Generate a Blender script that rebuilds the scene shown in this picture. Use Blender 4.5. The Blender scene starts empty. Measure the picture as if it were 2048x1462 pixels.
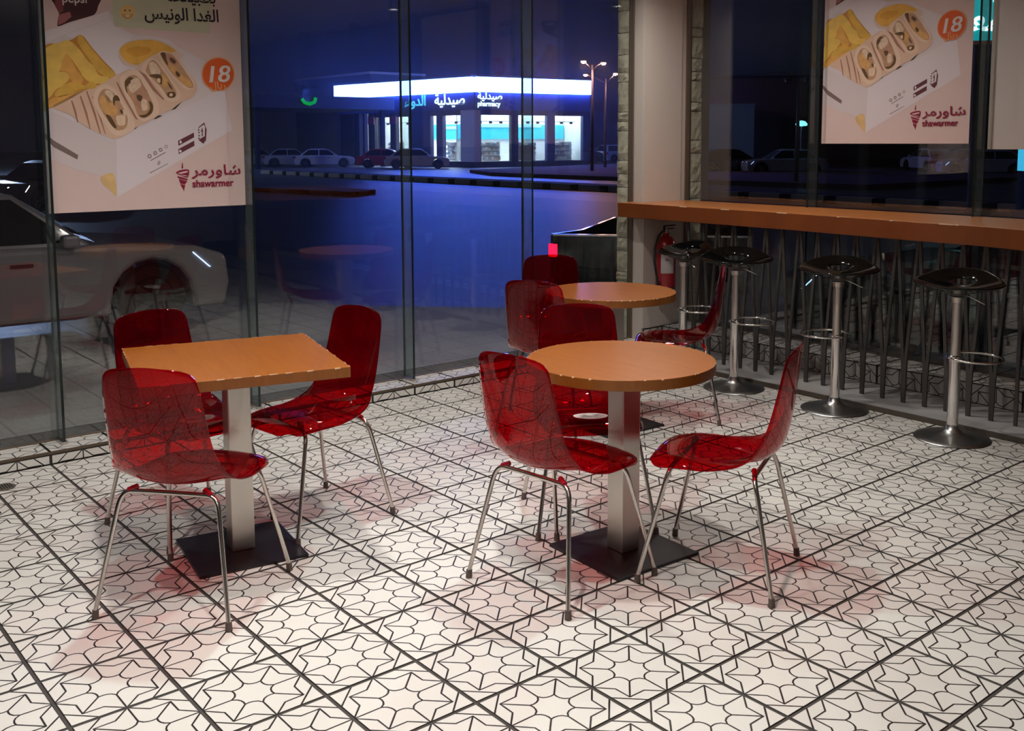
import bpy, bmesh, math, random
from mathutils import Vector, Matrix
random.seed(7)
SC = bpy.context.scene
COL = SC.collection
T = 0.3                                   # one floor tile, metres
PI = math.pi
rad = math.radians

# ------------------------------------------------------------------ camera
YAW, PITCH, ROLL = 2.4467, 0.10557, -0.0028
CAM = Vector((2.148, -2.212, 1.548))
cd = bpy.data.cameras.new('camera')
cam = bpy.data.objects.new('camera', cd); COL.objects.link(cam)
fw = Vector((math.cos(YAW)*math.cos(PITCH), math.sin(YAW)*math.cos(PITCH), -math.sin(PITCH)))
rt = Vector((math.sin(YAW), -math.cos(YAW), 0))
up = rt.cross(fw)
r2 = math.cos(ROLL)*rt + math.sin(ROLL)*up
u2 = -math.sin(ROLL)*rt + math.cos(ROLL)*up
cam.matrix_world = Matrix((r2, u2, -fw)).transposed().to_4x4()
cam.location = CAM
cd.sensor_fit = 'HORIZONTAL'; cd.sensor_width = 36.0
cd.lens = 2042.63/2048*36.0
cd.shift_x = (1024-1049.03)/2048.0
cd.shift_y = -(731-498.21)/2048.0
cd.clip_end = 500; cd.clip_start = 0.05
SC.camera = cam

# ------------------------------------------------------------------ render / colour
SC.view_settings.view_transform = 'Standard'
SC.view_settings.look = 'None'
SC.view_settings.gamma = 1.0
SC.view_settings.use_curve_mapping = False
SC.view_settings.exposure = 0.07
try:
    SC.cycles.max_bounces = 10; SC.cycles.transparent_max_bounces = 32
    SC.cycles.glossy_bounces = 5; SC.cycles.diffuse_bounces = 4
    SC.cycles.caustics_reflective = False; SC.cycles.caustics_refractive = False
    SC.cycles.use_denoising = True
    SC.cycles.sample_clamp_indirect = 6.0
except Exception:
    pass

# ------------------------------------------------------------------ sky: dull city night
w = bpy.data.worlds.new('night_sky'); SC.world = w; w.use_nodes = True
w.node_tree.nodes['Background'].inputs[0].default_value = (0.0035, 0.0038, 0.0065, 1)
w.node_tree.nodes['Background'].inputs[1].default_value = 1.0

# ------------------------------------------------------------------ lights of the room
CEIL = 2.85
SPOTS = [  # x, y (tiles), watts, cone degrees
    (-5.0, -2.1, 42, 150), (-1.7, 1.5, 34, 115), (-5.9, 5.6, 22, 160),
    (0.6, -2.9, 46, 112), (-2.0, -6.4, 32, 160), (-4.6, 8.7, 12, 165),
    (-8.4, 9.3, 13, 165), (5.5, -7.5, 18, 160)]
for sx, sy, sp, sa in SPOTS:
    ld = bpy.data.lights.new('ceiling_spot_light', 'SPOT')
    ld.energy = sp*3.0; ld.color = (1.0, 0.945, 0.87); ld.spot_size = rad(sa); ld.spot_blend = 1.0
    ld.shadow_soft_size = 0.045
    lo = bpy.data.objects.new('ceiling_spot_light', ld); COL.objects.link(lo)
    lo.location = (sx*T, sy*T, CEIL-0.06)
# ------------------------------------------------------------------ street lamps' light, added lights out of view
for (lx, ly, lz, le) in [(-41.66, 38.79, 5.9, 160), (-40.86, 39.62, 5.85, 160), (-46.05, 45.76, 5.8, 160)]:
    ld = bpy.data.lights.new('street_light', 'POINT'); ld.energy = le; ld.color = (1.0, 0.5, 0.42); ld.shadow_soft_size = 0.25
    lo = bpy.data.objects.new('street_light', ld); COL.objects.link(lo); lo.location = (lx, ly, lz)

ld = bpy.data.lights.new('street_light', 'POINT'); ld.energy = 520; ld.color = (1.0, 0.62, 0.55); ld.shadow_soft_size = 0.25  # unseen lamp off to the right, added to light the striped kerb
lo = bpy.data.objects.new('street_light', ld); COL.objects.link(lo); lo.location = (2.0, 18.6, 4.9)
ld = bpy.data.lights.new('added_car_fill_light', 'POINT'); ld.energy = 3800; ld.color = (0.45, 0.6, 1.0); ld.shadow_soft_size = 0.4  # unseen light, added to brighten the cars by the pharmacy
lo = bpy.data.objects.new('added_car_fill_light', ld); COL.objects.link(lo); lo.location = (-63.7, 12.4, 9.0)
for (lx, ly, le) in [(-4.3, -2.2, 34), (-4.3, 1.8, 34), (-4.6, 4.9, 12), (0.0, 5.0, 8)]:   # added unseen lamps, brightening the pavement and car outside the glass
    ld = bpy.data.lights.new('added_outside_light', 'SPOT'); ld.energy = le*2.2; ld.color = (1.0, 0.86, 0.80); ld.spot_size = rad(150); ld.spot_blend = 0.9; ld.shadow_soft_size = 0.08
    lo = bpy.data.objects.new('added_outside_light', ld); COL.objects.link(lo); lo.location = (lx, ly, 3.3)

# ------------------------------------------------------------------ materials
MATS = {}
def nt(name):
    m = bpy.data.materials.new(name); m.use_nodes = True
    MATS[name] = m
    return m, m.node_tree.nodes, m.node_tree.links
def pm(name, col, rough=0.5, metal=0.0, spec=0.5, emit=None, es=1.0, coat=0.0, bump=0.0, bscale=60.0, var=0.0, vscale=8.0):
    m, N, L = nt(name)
    b = N['Principled BSDF']
    b.inputs['Base Color'].default_value = (*col, 1)
    b.inputs['Roughness'].default_value = rough
    b.inputs['Metallic'].default_value = metal
    b.inputs['Specular IOR Level'].default_value = spec
    b.inputs['Coat Weight'].default_value = coat
    if emit:
        b.inputs['Emission Color'].default_value = (*emit, 1); b.inputs['Emission Strength'].default_value = es
    if bump or var:
        tc = N.new('ShaderNodeTexCoord'); no = N.new('ShaderNodeTexNoise')
        no.inputs['Scale'].default_value = bscale if bump else vscale; no.inputs['Detail'].default_value = 5
        L.new(tc.outputs['Object'], no.inputs['Vector'])
        if bump:
            bp = N.new('ShaderNodeBump'); bp.inputs['Strength'].default_value = bump; bp.inputs['Distance'].default_value = 0.01
            L.new(no.outputs['Fac'], bp.inputs['Height']); L.new(bp.outputs['Normal'], b.inputs['Normal'])
        if var:
            n2 = N.new('ShaderNodeTexNoise'); n2.inputs['Scale'].default_value = vscale; n2.inputs['Detail'].default_value = 4
            L.new(tc.outputs['Object'], n2.inputs['Vector'])
            mx = N.new('ShaderNodeMix'); mx.data_type = 'RGBA'
            mx.inputs['A'].default_value = (*[c*(1-var) for c in col], 1); mx.inputs['B'].default_value = (*[min(1, c*(1+var)) for c in col], 1)
            L.new(n2.outputs['Fac'], mx.inputs['Factor']); L.new(mx.outputs['Result'], b.inputs['Base Color'])
    return m
def glassmat(name, tint, ior=1.5, dirt=0.0, dirtcol=(0.5, 0.5, 0.5), rough=0.0):
    m, N, L = nt(name)
    N.remove(N['Principled BSDF']); out = N['Material Output']
    tr = N.new('ShaderNodeBsdfTransparent'); tr.inputs[0].default_value = (*tint, 1)
    gl = N.new('ShaderNodeBsdfGlossy'); gl.inputs['Roughness'].default_value = rough; gl.inputs['Color'].default_value = (1, 1, 1, 1)
    fr = N.new('ShaderNodeFresnel'); fr.inputs['IOR'].default_value = ior
    geo = N.new('ShaderNodeNewGeometry')
    # Fresnel must see the outside index from both sides of the thin sheet
    mi = N.new('ShaderNodeMix'); mi.data_type = 'FLOAT'
    mi.inputs[2].default_value = ior; mi.inputs[3].default_value = 1/ior
    L.new(geo.outputs['Backfacing'], mi.inputs[0]); 
    L.new(mi.outputs[0], fr.inputs['IOR'])
    base = tr
    if dirt:
        df = N.new('ShaderNodeBsdfDiffuse'); df.inputs[0].default_value = (*dirtcol, 1)
        tl = N.new('ShaderNodeBsdfTranslucent'); tl.inputs[0].default_value = (*dirtcol, 1)
        m2 = N.new('ShaderNodeMixShader'); m2.inputs[0].default_value = 0.5; L.new(df.outputs[0], m2.inputs[1]); L.new(tl.outputs[0], m2.inputs[2])
        m3 = N.new('ShaderNodeMixShader'); m3.inputs[0].default_value = dirt; L.new(tr.outputs[0], m3.inputs[1]); L.new(m2.outputs[0], m3.inputs[2])
        base = m3
    mx = N.new('ShaderNodeMixShader'); L.new(fr.outputs[0], mx.inputs[0]); L.new(base.outputs[0], mx.inputs[1]); L.new(gl.outputs[0], mx.inputs[2])
    L.new(mx.outputs[0], out.inputs['Surface'])
    return m

class G:                                   # small helper for math node chains
    def __init__(s, N, L): s.N, s.L = N, L
    def m(s, op, a, b=None, c=None):
        n = s.N.new('ShaderNodeMath'); n.operation = op
        for i, v in enumerate((a, b, c)):
            if v is None: continue
            if isinstance(v, (int, float)): n.inputs[i].default_value = v
            else: s.L.new(v, n.inputs[i])
        return n.outputs[0]
    def v(s, op, a, b=None, out=0, sc=None):
        n = s.N.new('ShaderNodeVectorMath'); n.operation = op
        for i, v in enumerate((a, b)):
            if v is None: continue
            if isinstance(v, tuple): n.inputs[i].default_value = v
            else: s.L.new(v, n.inputs[i])
        if sc is not None: s.L.new(sc, n.inputs['Scale'])
        return n.outputs[out]

def tilemat(name, base=(0.69, 0.675, 0.645), line=(0.012, 0.009, 0.008), lw=0.0092):
    """printed star pattern of one encaustic tile: eight-fold, drawn from the tile's own UV (-0.5..0.5)"""
    m, N, L = nt(name); g = G(N, L); b = N['Principled BSDF']
    uv = N.new('ShaderNodeUVMap'); sx = N.new('ShaderNodeSeparateXYZ'); L.new(uv.outputs[0], sx.inputs[0])
    tc = N.new('ShaderNodeTexCoord')
    ax = g.m('ABSOLUTE', sx.outputs[0]); ay = g.m('ABSOLUTE', sx.outputs[1])
    a = g.m('MAXIMUM', ax, ay); c = g.m('MINIMUM', ax, ay)
    cx = N.new('ShaderNodeCombineXYZ'); L.new(a, cx.inputs[0]); L.new(c, cx.inputs[1]); P = cx.outputs[0]
    M, V, Cc, Tp, K = (.5, 0), (.214, 0), (.147, .147), (.347, .347), (.35, .157)
    segs = [(M, V), (Tp, Cc), (V, (.170, .032)), ((.170, .032), (.150, .068)), ((.150, .068), (.143, .105)), ((.143, .105), Cc), (Tp, K), (K, M), ((.5, .237), (.3685, .3685))]
    dmin = None
    segs.append(((.4905, 0), (.4905, .4905)))
    for (p0, p1) in segs:
        dx, dy = p1[0]-p0[0], p1[1]-p0[1]; l2 = dx*dx+dy*dy
        q = g.v('SUBTRACT', P, (p0[0], p0[1], 0.0))
        t = g.v('DOT_PRODUCT', q, (dx/l2, dy/l2, 0.0), out=1)
        n = N.new('ShaderNodeClamp'); L.new(t, n.inputs[0]); t = n.outputs[0]
        n = N.new('ShaderNodeVectorMath'); n.operation = 'SCALE'; n.inputs[0].default_value = (dx, dy, 0); L.new(t, n.inputs['Scale'])
        d = g.v('DISTANCE', q, n.outputs[0], out=1)
        dmin = d if dmin is None else g.m('MINIMUM', dmin, d)
    no = N.new('ShaderNodeTexNoise'); no.inputs['Scale'].default_value = 26; L.new(tc.outputs['Object'], no.inputs['Vector'])
    wob = g.m('MULTIPLY_ADD', no.outputs['Fac'], 0.004, -0.002)
    mr = N.new('ShaderNodeMapRange'); mr.inputs['From Min'].default_value = lw*0.72; mr.inputs['From Max'].default_value = lw*1.28
    L.new(g.m('ADD', dmin, wob), mr.inputs['Value'])
    n2 = N.new('ShaderNodeTexNoise'); n2.inputs['Scale'].default_value = 5; n2.inputs['Detail'].default_value = 6; L.new(tc.outputs['Object'], n2.inputs['Vector'])
    oi = N.new('ShaderNodeObjectInfo')
    mxa = N.new('ShaderNodeMix'); mxa.data_type = 'RGBA'
    mxa.inputs['A'].default_value = (*[q*0.93 for q in base], 1); mxa.inputs['B'].default_value = (*[min(1, q*1.05) for q in base], 1)
    L.new(g.m('MULTIPLY', g.m('ADD', n2.outputs['Fac'], oi.outputs['Random']), 0.5), mxa.inputs['Factor'])
    n3 = N.new('ShaderNodeTexNoise'); n3.inputs['Scale'].default_value = 420; n3.inputs['Detail'].default_value = 2; L.new(tc.outputs['Object'], n3.inputs['Vector'])
    mr3 = N.new('ShaderNodeMapRange'); mr3.inputs['From Min'].default_value = 0.3; mr3.inputs['From Max'].default_value = 0.75; mr3.inputs['To Min'].default_value = 0.94; mr3.inputs['To Max'].default_value = 1.03
    L.new(n3.outputs['Fac'], mr3.inputs['Value'])
    mul = N.new('ShaderNodeVectorMath'); mul.operation = 'SCALE'; L.new(mxa.outputs['Result'], mul.inputs[0]); L.new(mr3.outputs[0], mul.inputs['Scale'])
    mx = N.new('ShaderNodeMix'); mx.data_type = 'RGBA'; mx.inputs['A'].default_value = (*line, 1)
    L.new(mr.outputs[0], mx.inputs['Factor']); L.new(mul.outputs[0], mx.inputs['B'])
    L.new(mx.outputs['Result'], b.inputs['Base Color'])
    b.inputs['Roughness'].default_value = 0.42; b.inputs['Specular IOR Level'].default_value = 0.35
    bp = N.new('ShaderNodeBump'); bp.inputs['Strength'].default_value = 0.25; bp.inputs['Distance'].default_value = 0.001
    L.new(mr.outputs[0], bp.inputs['Height']); L.new(bp.outputs['Normal'], b.inputs['Normal'])
    return m

TILE = tilemat('patterned_tile')
TILE_SHADE = tilemat('shaded_riser_tile', base=(0.36, 0.34, 0.32))  # same tile with the counter's shade put into its base colour
GROUT = pm('grout', (0.055, 0.048, 0.044), 0.85, bump=0.3, bscale=120)
SILLBAND = pm('brown_edge_trim', (0.09, 0.062, 0.038), 0.5)
PLASTER = pm('white_plaster', (0.62, 0.56, 0.51), 0.7, bump=0.05, bscale=40)
CEILM = pm('ceiling_paint', (0.55, 0.52, 0.50), 0.9)
BACKW = pm('back_wall_paint', (0.62, 0.57, 0.55), 0.8)
SIDEW = pm('dark_side_wall', (0.05, 0.035, 0.033), 0.7)
JAMB = pm('brown_metal_jamb', (0.16, 0.115, 0.085), 0.45, 0.2)
BLACK = pm('black_seal', (0.006, 0.006, 0.006), 0.5)
CURB = pm('grey_ledge', (0.34, 0.34, 0.34), 0.55, var=0.15, vscale=3)
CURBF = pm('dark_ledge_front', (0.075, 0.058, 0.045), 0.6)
GLASS = glassmat('window_glass', (0.92, 0.95, 0.95), 1.70)
FIN = glassmat('fin_glass', (0.80, 0.88, 0.87), 1.52, dirt=0.10, dirtcol=(0.42, 0.47, 0.46))
FINEDGE = pm('fin_polished_edge', (0.01, 0.018, 0.017), 0.15)
WOOD = None
def woodmat(name, c1, c2, scale=1.0):
    m, N, L = nt(name); b = N['Principled BSDF']
    tc = N.new('ShaderNodeTexCoord'); mp = N.new('ShaderNodeMapping'); mp.inputs['Scale'].default_value = (3*scale, 26*scale, 3*scale)
    L.new(tc.outputs['Object'], mp.inputs['Vector'])
    no = N.new('ShaderNodeTexNoise'); no.inputs['Scale'].default_value = 1.6; no.inputs['Detail'].default_value = 7; no.inputs['Distortion'].default_value = 0.5
    L.new(mp.outputs[0], no.inputs['Vector'])
    cr = N.new('ShaderNodeValToRGB'); cr.color_ramp.elements[0].position = 0.3; cr.color_ramp.elements[1].position = 0.72
    cr.color_ramp.elements[0].color = (*c1, 1); cr.color_ramp.elements[1].color = (*c2, 1)
    L.new(no.outputs['Fac'], cr.inputs[0]); L.new(cr.outputs[0], b.inputs['Base Color'])
    b.inputs['Roughness'].default_value = 0.36; b.inputs['Coat Weight'].default_value = 0.25; b.inputs['Coat Roughness'].default_value = 0.12
    return m
WOOD = woodmat('orange_veneer', (0.25, 0.072, 0.005), (0.31, 0.095, 0.008))
WOODE = woodmat('orange_veneer_edge', (0.20, 0.062, 0.008), (0.25, 0.082, 0.012))
WORN = pm('worn_veneer_edge', (0.72, 0.50, 0.33), 0.5)
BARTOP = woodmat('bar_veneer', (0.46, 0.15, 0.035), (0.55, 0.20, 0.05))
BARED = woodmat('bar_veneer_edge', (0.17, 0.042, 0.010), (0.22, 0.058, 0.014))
STEEL = pm('brushed_steel', (0.62, 0.57, 0.52), 0.33, 1.0)
CHROME = pm('chrome', (0.75, 0.73, 0.71), 0.12, 1.0)
LEGM = pm('satin_chrome_leg', (0.60, 0.56, 0.52), 0.22, 1.0)
STOOLBASE = pm('smoked_chrome', (0.50, 0.52, 0.52), 0.30, 1.0)
BASEP = pm('dark_steel_plate', (0.035, 0.032, 0.036), 0.35, 0.6)
FOOT = pm('worn_grey_foot', (0.10, 0.075, 0.065), 0.7)
GLOSSB = pm('gloss_black_plastic', (0.002, 0.002, 0.002), 0.06, spec=0.35)
RODM = pm('grey_painted_steel', (0.050, 0.044, 0.041), 0.5)
REDG = glassmat('red_plastic', (0.70, 0.020, 0.050), 1.40, dirt=0.05, dirtcol=(0.66, 0.002, 0.03), rough=0.015)
REDS = pm('red_plastic_lug', (0.32, 0.006, 0.02), 0.25)
STICK = pm('white_sticker', (0.92, 0.90, 0.91), 0.5)
STICKG = pm('grey_sticker_print', (0.38, 0.35, 0.36), 0.5)
EXTR = pm('extinguisher_red', (0.36, 0.012, 0.02), 0.25, coat=0.4)
PAPER = pm('label_paper', (0.55, 0.50, 0.50), 0.6)
PRINTG = pm('label_print', (0.30, 0.20, 0.20), 0.6)
RUBBER = pm('black_rubber', (0.012, 0.012, 0.012), 0.6)
def stonemat():
    m, N, L = nt('split_stone'); b = N['Principled BSDF']
    tc = N.new('ShaderNodeTexCoord'); no = N.new('ShaderNodeTexNoise'); no.inputs['Scale'].default_value = 14; no.inputs['Detail'].default_value = 8
    L.new(tc.outputs['Object'], no.inputs['Vector'])
    cr = N.new('ShaderNodeValToRGB'); cr.color_ramp.elements[0].position = 0.25; cr.color_ramp.elements[1].position = 0.75
    cr.color_ramp.elements[0].color = (0.42, 0.37, 0.26, 1); cr.color_ramp.elements[1].color = (0.78, 0.72, 0.56, 1)
    L.new(no.outputs['Fac'], cr.inputs[0]); L.new(cr.outputs[0], b.inputs['Base Color']); b.inputs['Roughness'].default_value = 0.9
    bp = N.new('ShaderNodeBump'); bp.inputs['Strength'].default_value = 0.9; bp.inputs['Distance'].default_value = 0.02
    L.new(no.outputs['Fac'], bp.inputs['Height']); L.new(bp.outputs['Normal'], b.inputs['Normal'])
    return m
STONE = stonemat()
ASPH = pm('asphalt', (0.15, 0.15, 0.155), 0.42, bump=0.25, bscale=3, var=0.25, vscale=0.4)
PAVE = pm('pavement_concrete', (0.28, 0.275, 0.265), 0.6, bump=0.15, bscale=14, var=0.18, vscale=1.5)
KW = pm('kerb_white', (0.42, 0.36, 0.36), 0.8, var=0.15, vscale=2); KB = pm('kerb_black', (0.02, 0.02, 0.022), 0.8)
FASC = pm('sign_light_box', (0.9, 0.95, 1), 0.5, emit=(0.065, 0.14, 1.0), es=38)
NAVY = pm('navy_panel', (0.05, 0.06, 0.16), 0.6)
DARKB = pm('dark_wall', (0.03, 0.03, 0.04), 0.8)
SHOPW = pm('shop_white', (0.8, 0.8, 0.8), 0.8)
SHOPL = pm('shop_ceiling_light', (1, 1, 1), 0.5, emit=(0.78, 0.88, 1.0), es=9)
TURQ = pm('lit_turquoise_panel', (0.02, 0.4, 0.5), 0.5, emit=(0.03, 0.48, 0.75), es=0.85)
TURL = pm('lit_pale_turquoise', (0.3, 0.6, 0.7), 0.5, emit=(0.25, 0.65, 0.85), es=0.8)
SIGNW = pm('lit_white_letters', (1, 1, 1), 0.5, emit=(0.75, 0.95, 1.0), es=1.6)
SIGNT = pm('lit_teal_letters', (0.1, 0.8, 0.8), 0.5, emit=(0.10, 0.55, 0.62), es=1.2)
SIGNBG = pm('lit_teal_panel', (0.0, 0.3, 0.3), 0.5, emit=(0.0, 0.30, 0.33), es=0.9)
GREENL = pm('lit_green_emblem', (0, 0.4, 0.05), 0.5, emit=(0.0, 0.35, 0.03), es=0.9)
LAMPW = pm('warm_lamp_lens', (1, 0.8, 0.7), 0.5, emit=(1.0, 0.42, 0.34), es=30)
COOLL = pm('cool_lamp_lens', (0.6, 1, 1), 0.5, emit=(0.25, 0.85, 0.95), es=1.4)
HEADL = pm('headlight_lit', (1, 1, 1), 0.5, emit=(1, 0.95, 0.9), es=25)
HEADB = pm('headlight_blue', (0.7, 0.8, 1), 0.5, emit=(0.42, 0.6, 1.0), es=4)
TAILL = pm('taillight_lit', (0.6, 0, 0.02), 0.4, emit=(0.9, 0.01, 0.06), es=2.2)
TAILD = pm('taillight', (0.35, 0.01, 0.02), 0.2)
CWHITE = pm('white_car_paint', (0.62, 0.60, 0.60), 0.25, coat=0.6)
CSILV = pm('silver_car_paint', (0.40, 0.42, 0.46), 0.25, 0.3, coat=0.5)
CDARK = pm('dark_car_paint', (0.012, 0.013, 0.018), 0.2, coat=0.8)
CRED = pm('red_car_paint', (0.45, 0.03, 0.04), 0.3, coat=0.5)
CBLUE = pm('pale_blue_car_paint', (0.45, 0.55, 0.85), 0.3, coat=0.5)
CWIN = pm('car_window', (0.008, 0.009, 0.012), 0.06)
TYRE = pm('tyre', (0.012, 0.012, 0.012), 0.8)
RIM = pm('wheel_rim', (0.14, 0.14, 0.145), 0.35, 0.9)
POLE = pm('lamp_pole_steel', (0.24, 0.20, 0.20), 0.5, 0.4)
PALEB = pm('pale_blue_wall', (0.22, 0.50, 0.90), 0.8)
BROWNB = pm('brown_render_wall', (0.12, 0.10, 0.09), 0.9)
LAMPD = pm('downlight_lens', (1, 1, 1), 0.4, emit=(1.0, 0.88, 0.74), es=14)
WTRIM = pm('white_fixture', (0.7, 0.7, 0.7), 0.5)

# ------------------------------------------------------------------ mesh helpers
class MB:
    def __init__(s): s.v = []; s.f = []; s.m = []; s.uv = []; s.mats = []
    def mi(s, mat):
        if mat not in s.mats: s.mats.append(mat)
        return s.mats.index(mat)
    def add(s, vs, fs, mat, uvs=None):
        k = len(s.v); s.v += [tuple(q) for q in vs]; i = s.mi(mat)
        for n, f in enumerate(fs):
            s.f.append(tuple(q+k for q in f)); s.m.append(i); s.uv.append(uvs[n] if uvs else None)
        return s
    def box(s, x0, x1, y0, y1, z0, z1, mat, M=None):
        vs = [Vector(q) for q in ((x0,y0,z0),(x1,y0,z0),(x1,y1,z0),(x0,y1,z0),(x0,y0,z1),(x1,y0,z1),(x1,y1,z1),(x0,y1,z1))]
        if M: vs = [M @ q for q in vs]
        return s.add(vs, [(0,3,2,1),(4,5,6,7),(0,1,5,4),(1,2,6,5),(2,3,7,6),(3,0,4,7)], mat)
    def tube(s, pts, r, mat, seg=10, caps=True, r1=None, flat=1.0):
        pts = [Vector(p) for p in pts]; n = len(pts); rings = []
        prev = None
        for i, p in enumerate(pts):
            d = (pts[min(i+1, n-1)]-pts[max(i-1, 0)]).normalized()
            if prev is None:
                a = d.cross(Vector((0, 0, 1)));
                if a.length < 1e-3: a = d.cross(Vector((1, 0, 0)))
                a.normalize()
            else:
                a = (prev - d*prev.dot(d)).normalized()
            prev = a; b = d.cross(a)
            rr = r if r1 is None else r+(r1-r)*i/(n-1)
            rings.append([p+(a*math.cos(t)+b*math.sin(t)*flat)*rr for t in [2*PI*k/seg for k in range(seg)]])
        vs = [q for R in rings for q in R]; fs = []
        for i in range(n-1):
            for k in range(seg):
                fs.append((i*seg+k, i*seg+(k+1) % seg, (i+1)*seg+(k+1) % seg, (i+1)*seg+k))
        if caps: fs += [tuple(range(seg))[::-1], tuple((n-1)*seg+k for k in range(seg))]
        return s.add(vs, fs, mat)
    def lathe(s, prof, mat, seg=40, c=(0, 0, 0)):
        vs = []; fs = []
        for (r, z) in prof:
            for k in range(seg):
                t = 2*PI*k/seg; vs.append((c[0]+r*math.cos(t), c[1]+r*math.sin(t), c[2]+z))
        for i in range(len(prof)-1):
            for k in range(seg):
                fs.append((i*seg+k, i*seg+(k+1) % seg, (i+1)*seg+(k+1) % seg, (i+1)*seg+k))
        if prof[0][0] > 1e-5: fs.append(tuple(range(seg))[::-1])
        if prof[-1][0] > 1e-5: fs.append(tuple((len(prof)-1)*seg+k for k in range(seg)))
        return s.add(vs, fs, mat)
    def prism(s, poly, z0, z1, mat, mside=None):
        n = len(poly)
        vs = [(x, y, z0) for x, y in poly]+[(x, y, z1) for x, y in poly]
        s.add(vs, [tuple(range(n))[::-1], tuple(range(n, 2*n))], mat)
        s.add(vs, [(k, (k+1) % n, n+(k+1) % n, n+k) for k in range(n)], mside or mat)
        return s
    def build(s, name, parent=None, smooth=False, loc=None, rz=0.0, bevel=0.0, bseg=2, auto=None, link=True):
        me = bpy.data.meshes.new(name); me.from_pydata(s.v, [], s.f)
        for m in s.mats: me.materials.append(m)
        for p, i in zip(me.polygons, s.m): p.material_index = i; p.use_smooth = smooth
        if any(s.uv):
            ul = me.uv_layers.new(name='UVMap')
            for p, u in zip(me.polygons, s.uv):
                if u:
                    for li, q in zip(p.loop_indices, u): ul.data[li].uv = q
        bm = bmesh.new(); bm.from_mesh(me)
        if not any(s.uv): bmesh.ops.remove_doubles(bm, verts=bm.verts, dist=1e-5)
        bmesh.ops.recalc_face_normals(bm, faces=bm.faces); bm.to_mesh(me); bm.free()
        me.update()
        if smooth and auto: me.set_sharp_from_angle(angle=rad(auto))
        o = bpy.data.objects.new(name, me)
        COL.objects.link(o)
        if parent: o.parent = parent
        if loc: o.location = loc
        o.rotation_euler.z = rz
        if bevel:
            b = o.modifiers.new('bevel', 'BEVEL'); b.width = bevel; b.segments = bseg; b.limit_method = 'ANGLE'; b.angle_limit = rad(40)
        return o
def empty(name, label=None, cat=None, loc=(0, 0, 0), rz=0.0, group=None, kind=None):
    o = bpy.data.objects.new(name, None); o.empty_display_size = 0.1; COL.objects.link(o); o.location = loc; o.rotation_euler.z = rz
    tag(o, label, cat, group, kind); return o
def tag(o, label=None, cat=None, group=None, kind=None):
    if label: o['label'] = label
    if cat: o['category'] = cat
    if group: o['group'] = group
    if kind: o['kind'] = kind
    return o
def copy_tree(o, parent=None):
    c = o.copy(); COL.objects.link(c)
    if parent: c.parent = parent
    for ch in list(o.children): copy_tree(ch, c)
    return c
def text(body, size, mat, name, parent, M, shear=0.0, fat=0.0, depth=0.0, align='LEFT', sx=1.0):
    c = bpy.data.curves.new(name, 'FONT'); c.body = body; c.size = size; c.shear = shear; c.offset = fat; c.extrude = depth; c.align_x = align
    o = bpy.data.objects.new(name, c); COL.objects.link(o)
    bpy.context.view_layer.update()
    dg = bpy.context.evaluated_depsgraph_get()
    me = bpy.data.meshes.new_from_object(o.evaluated_get(dg)); me.name = name
    bpy.data.objects.remove(o); bpy.data.curves.remove(c)
    me.materials.clear(); me.materials.append(mat)
    me.transform(Matrix.Diagonal((sx, 1, 1, 1))); me.transform(M)
    t = bpy.data.objects.new(name, me); COL.objects.link(t)
    if parent: t.parent = parent
    return t

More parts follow.
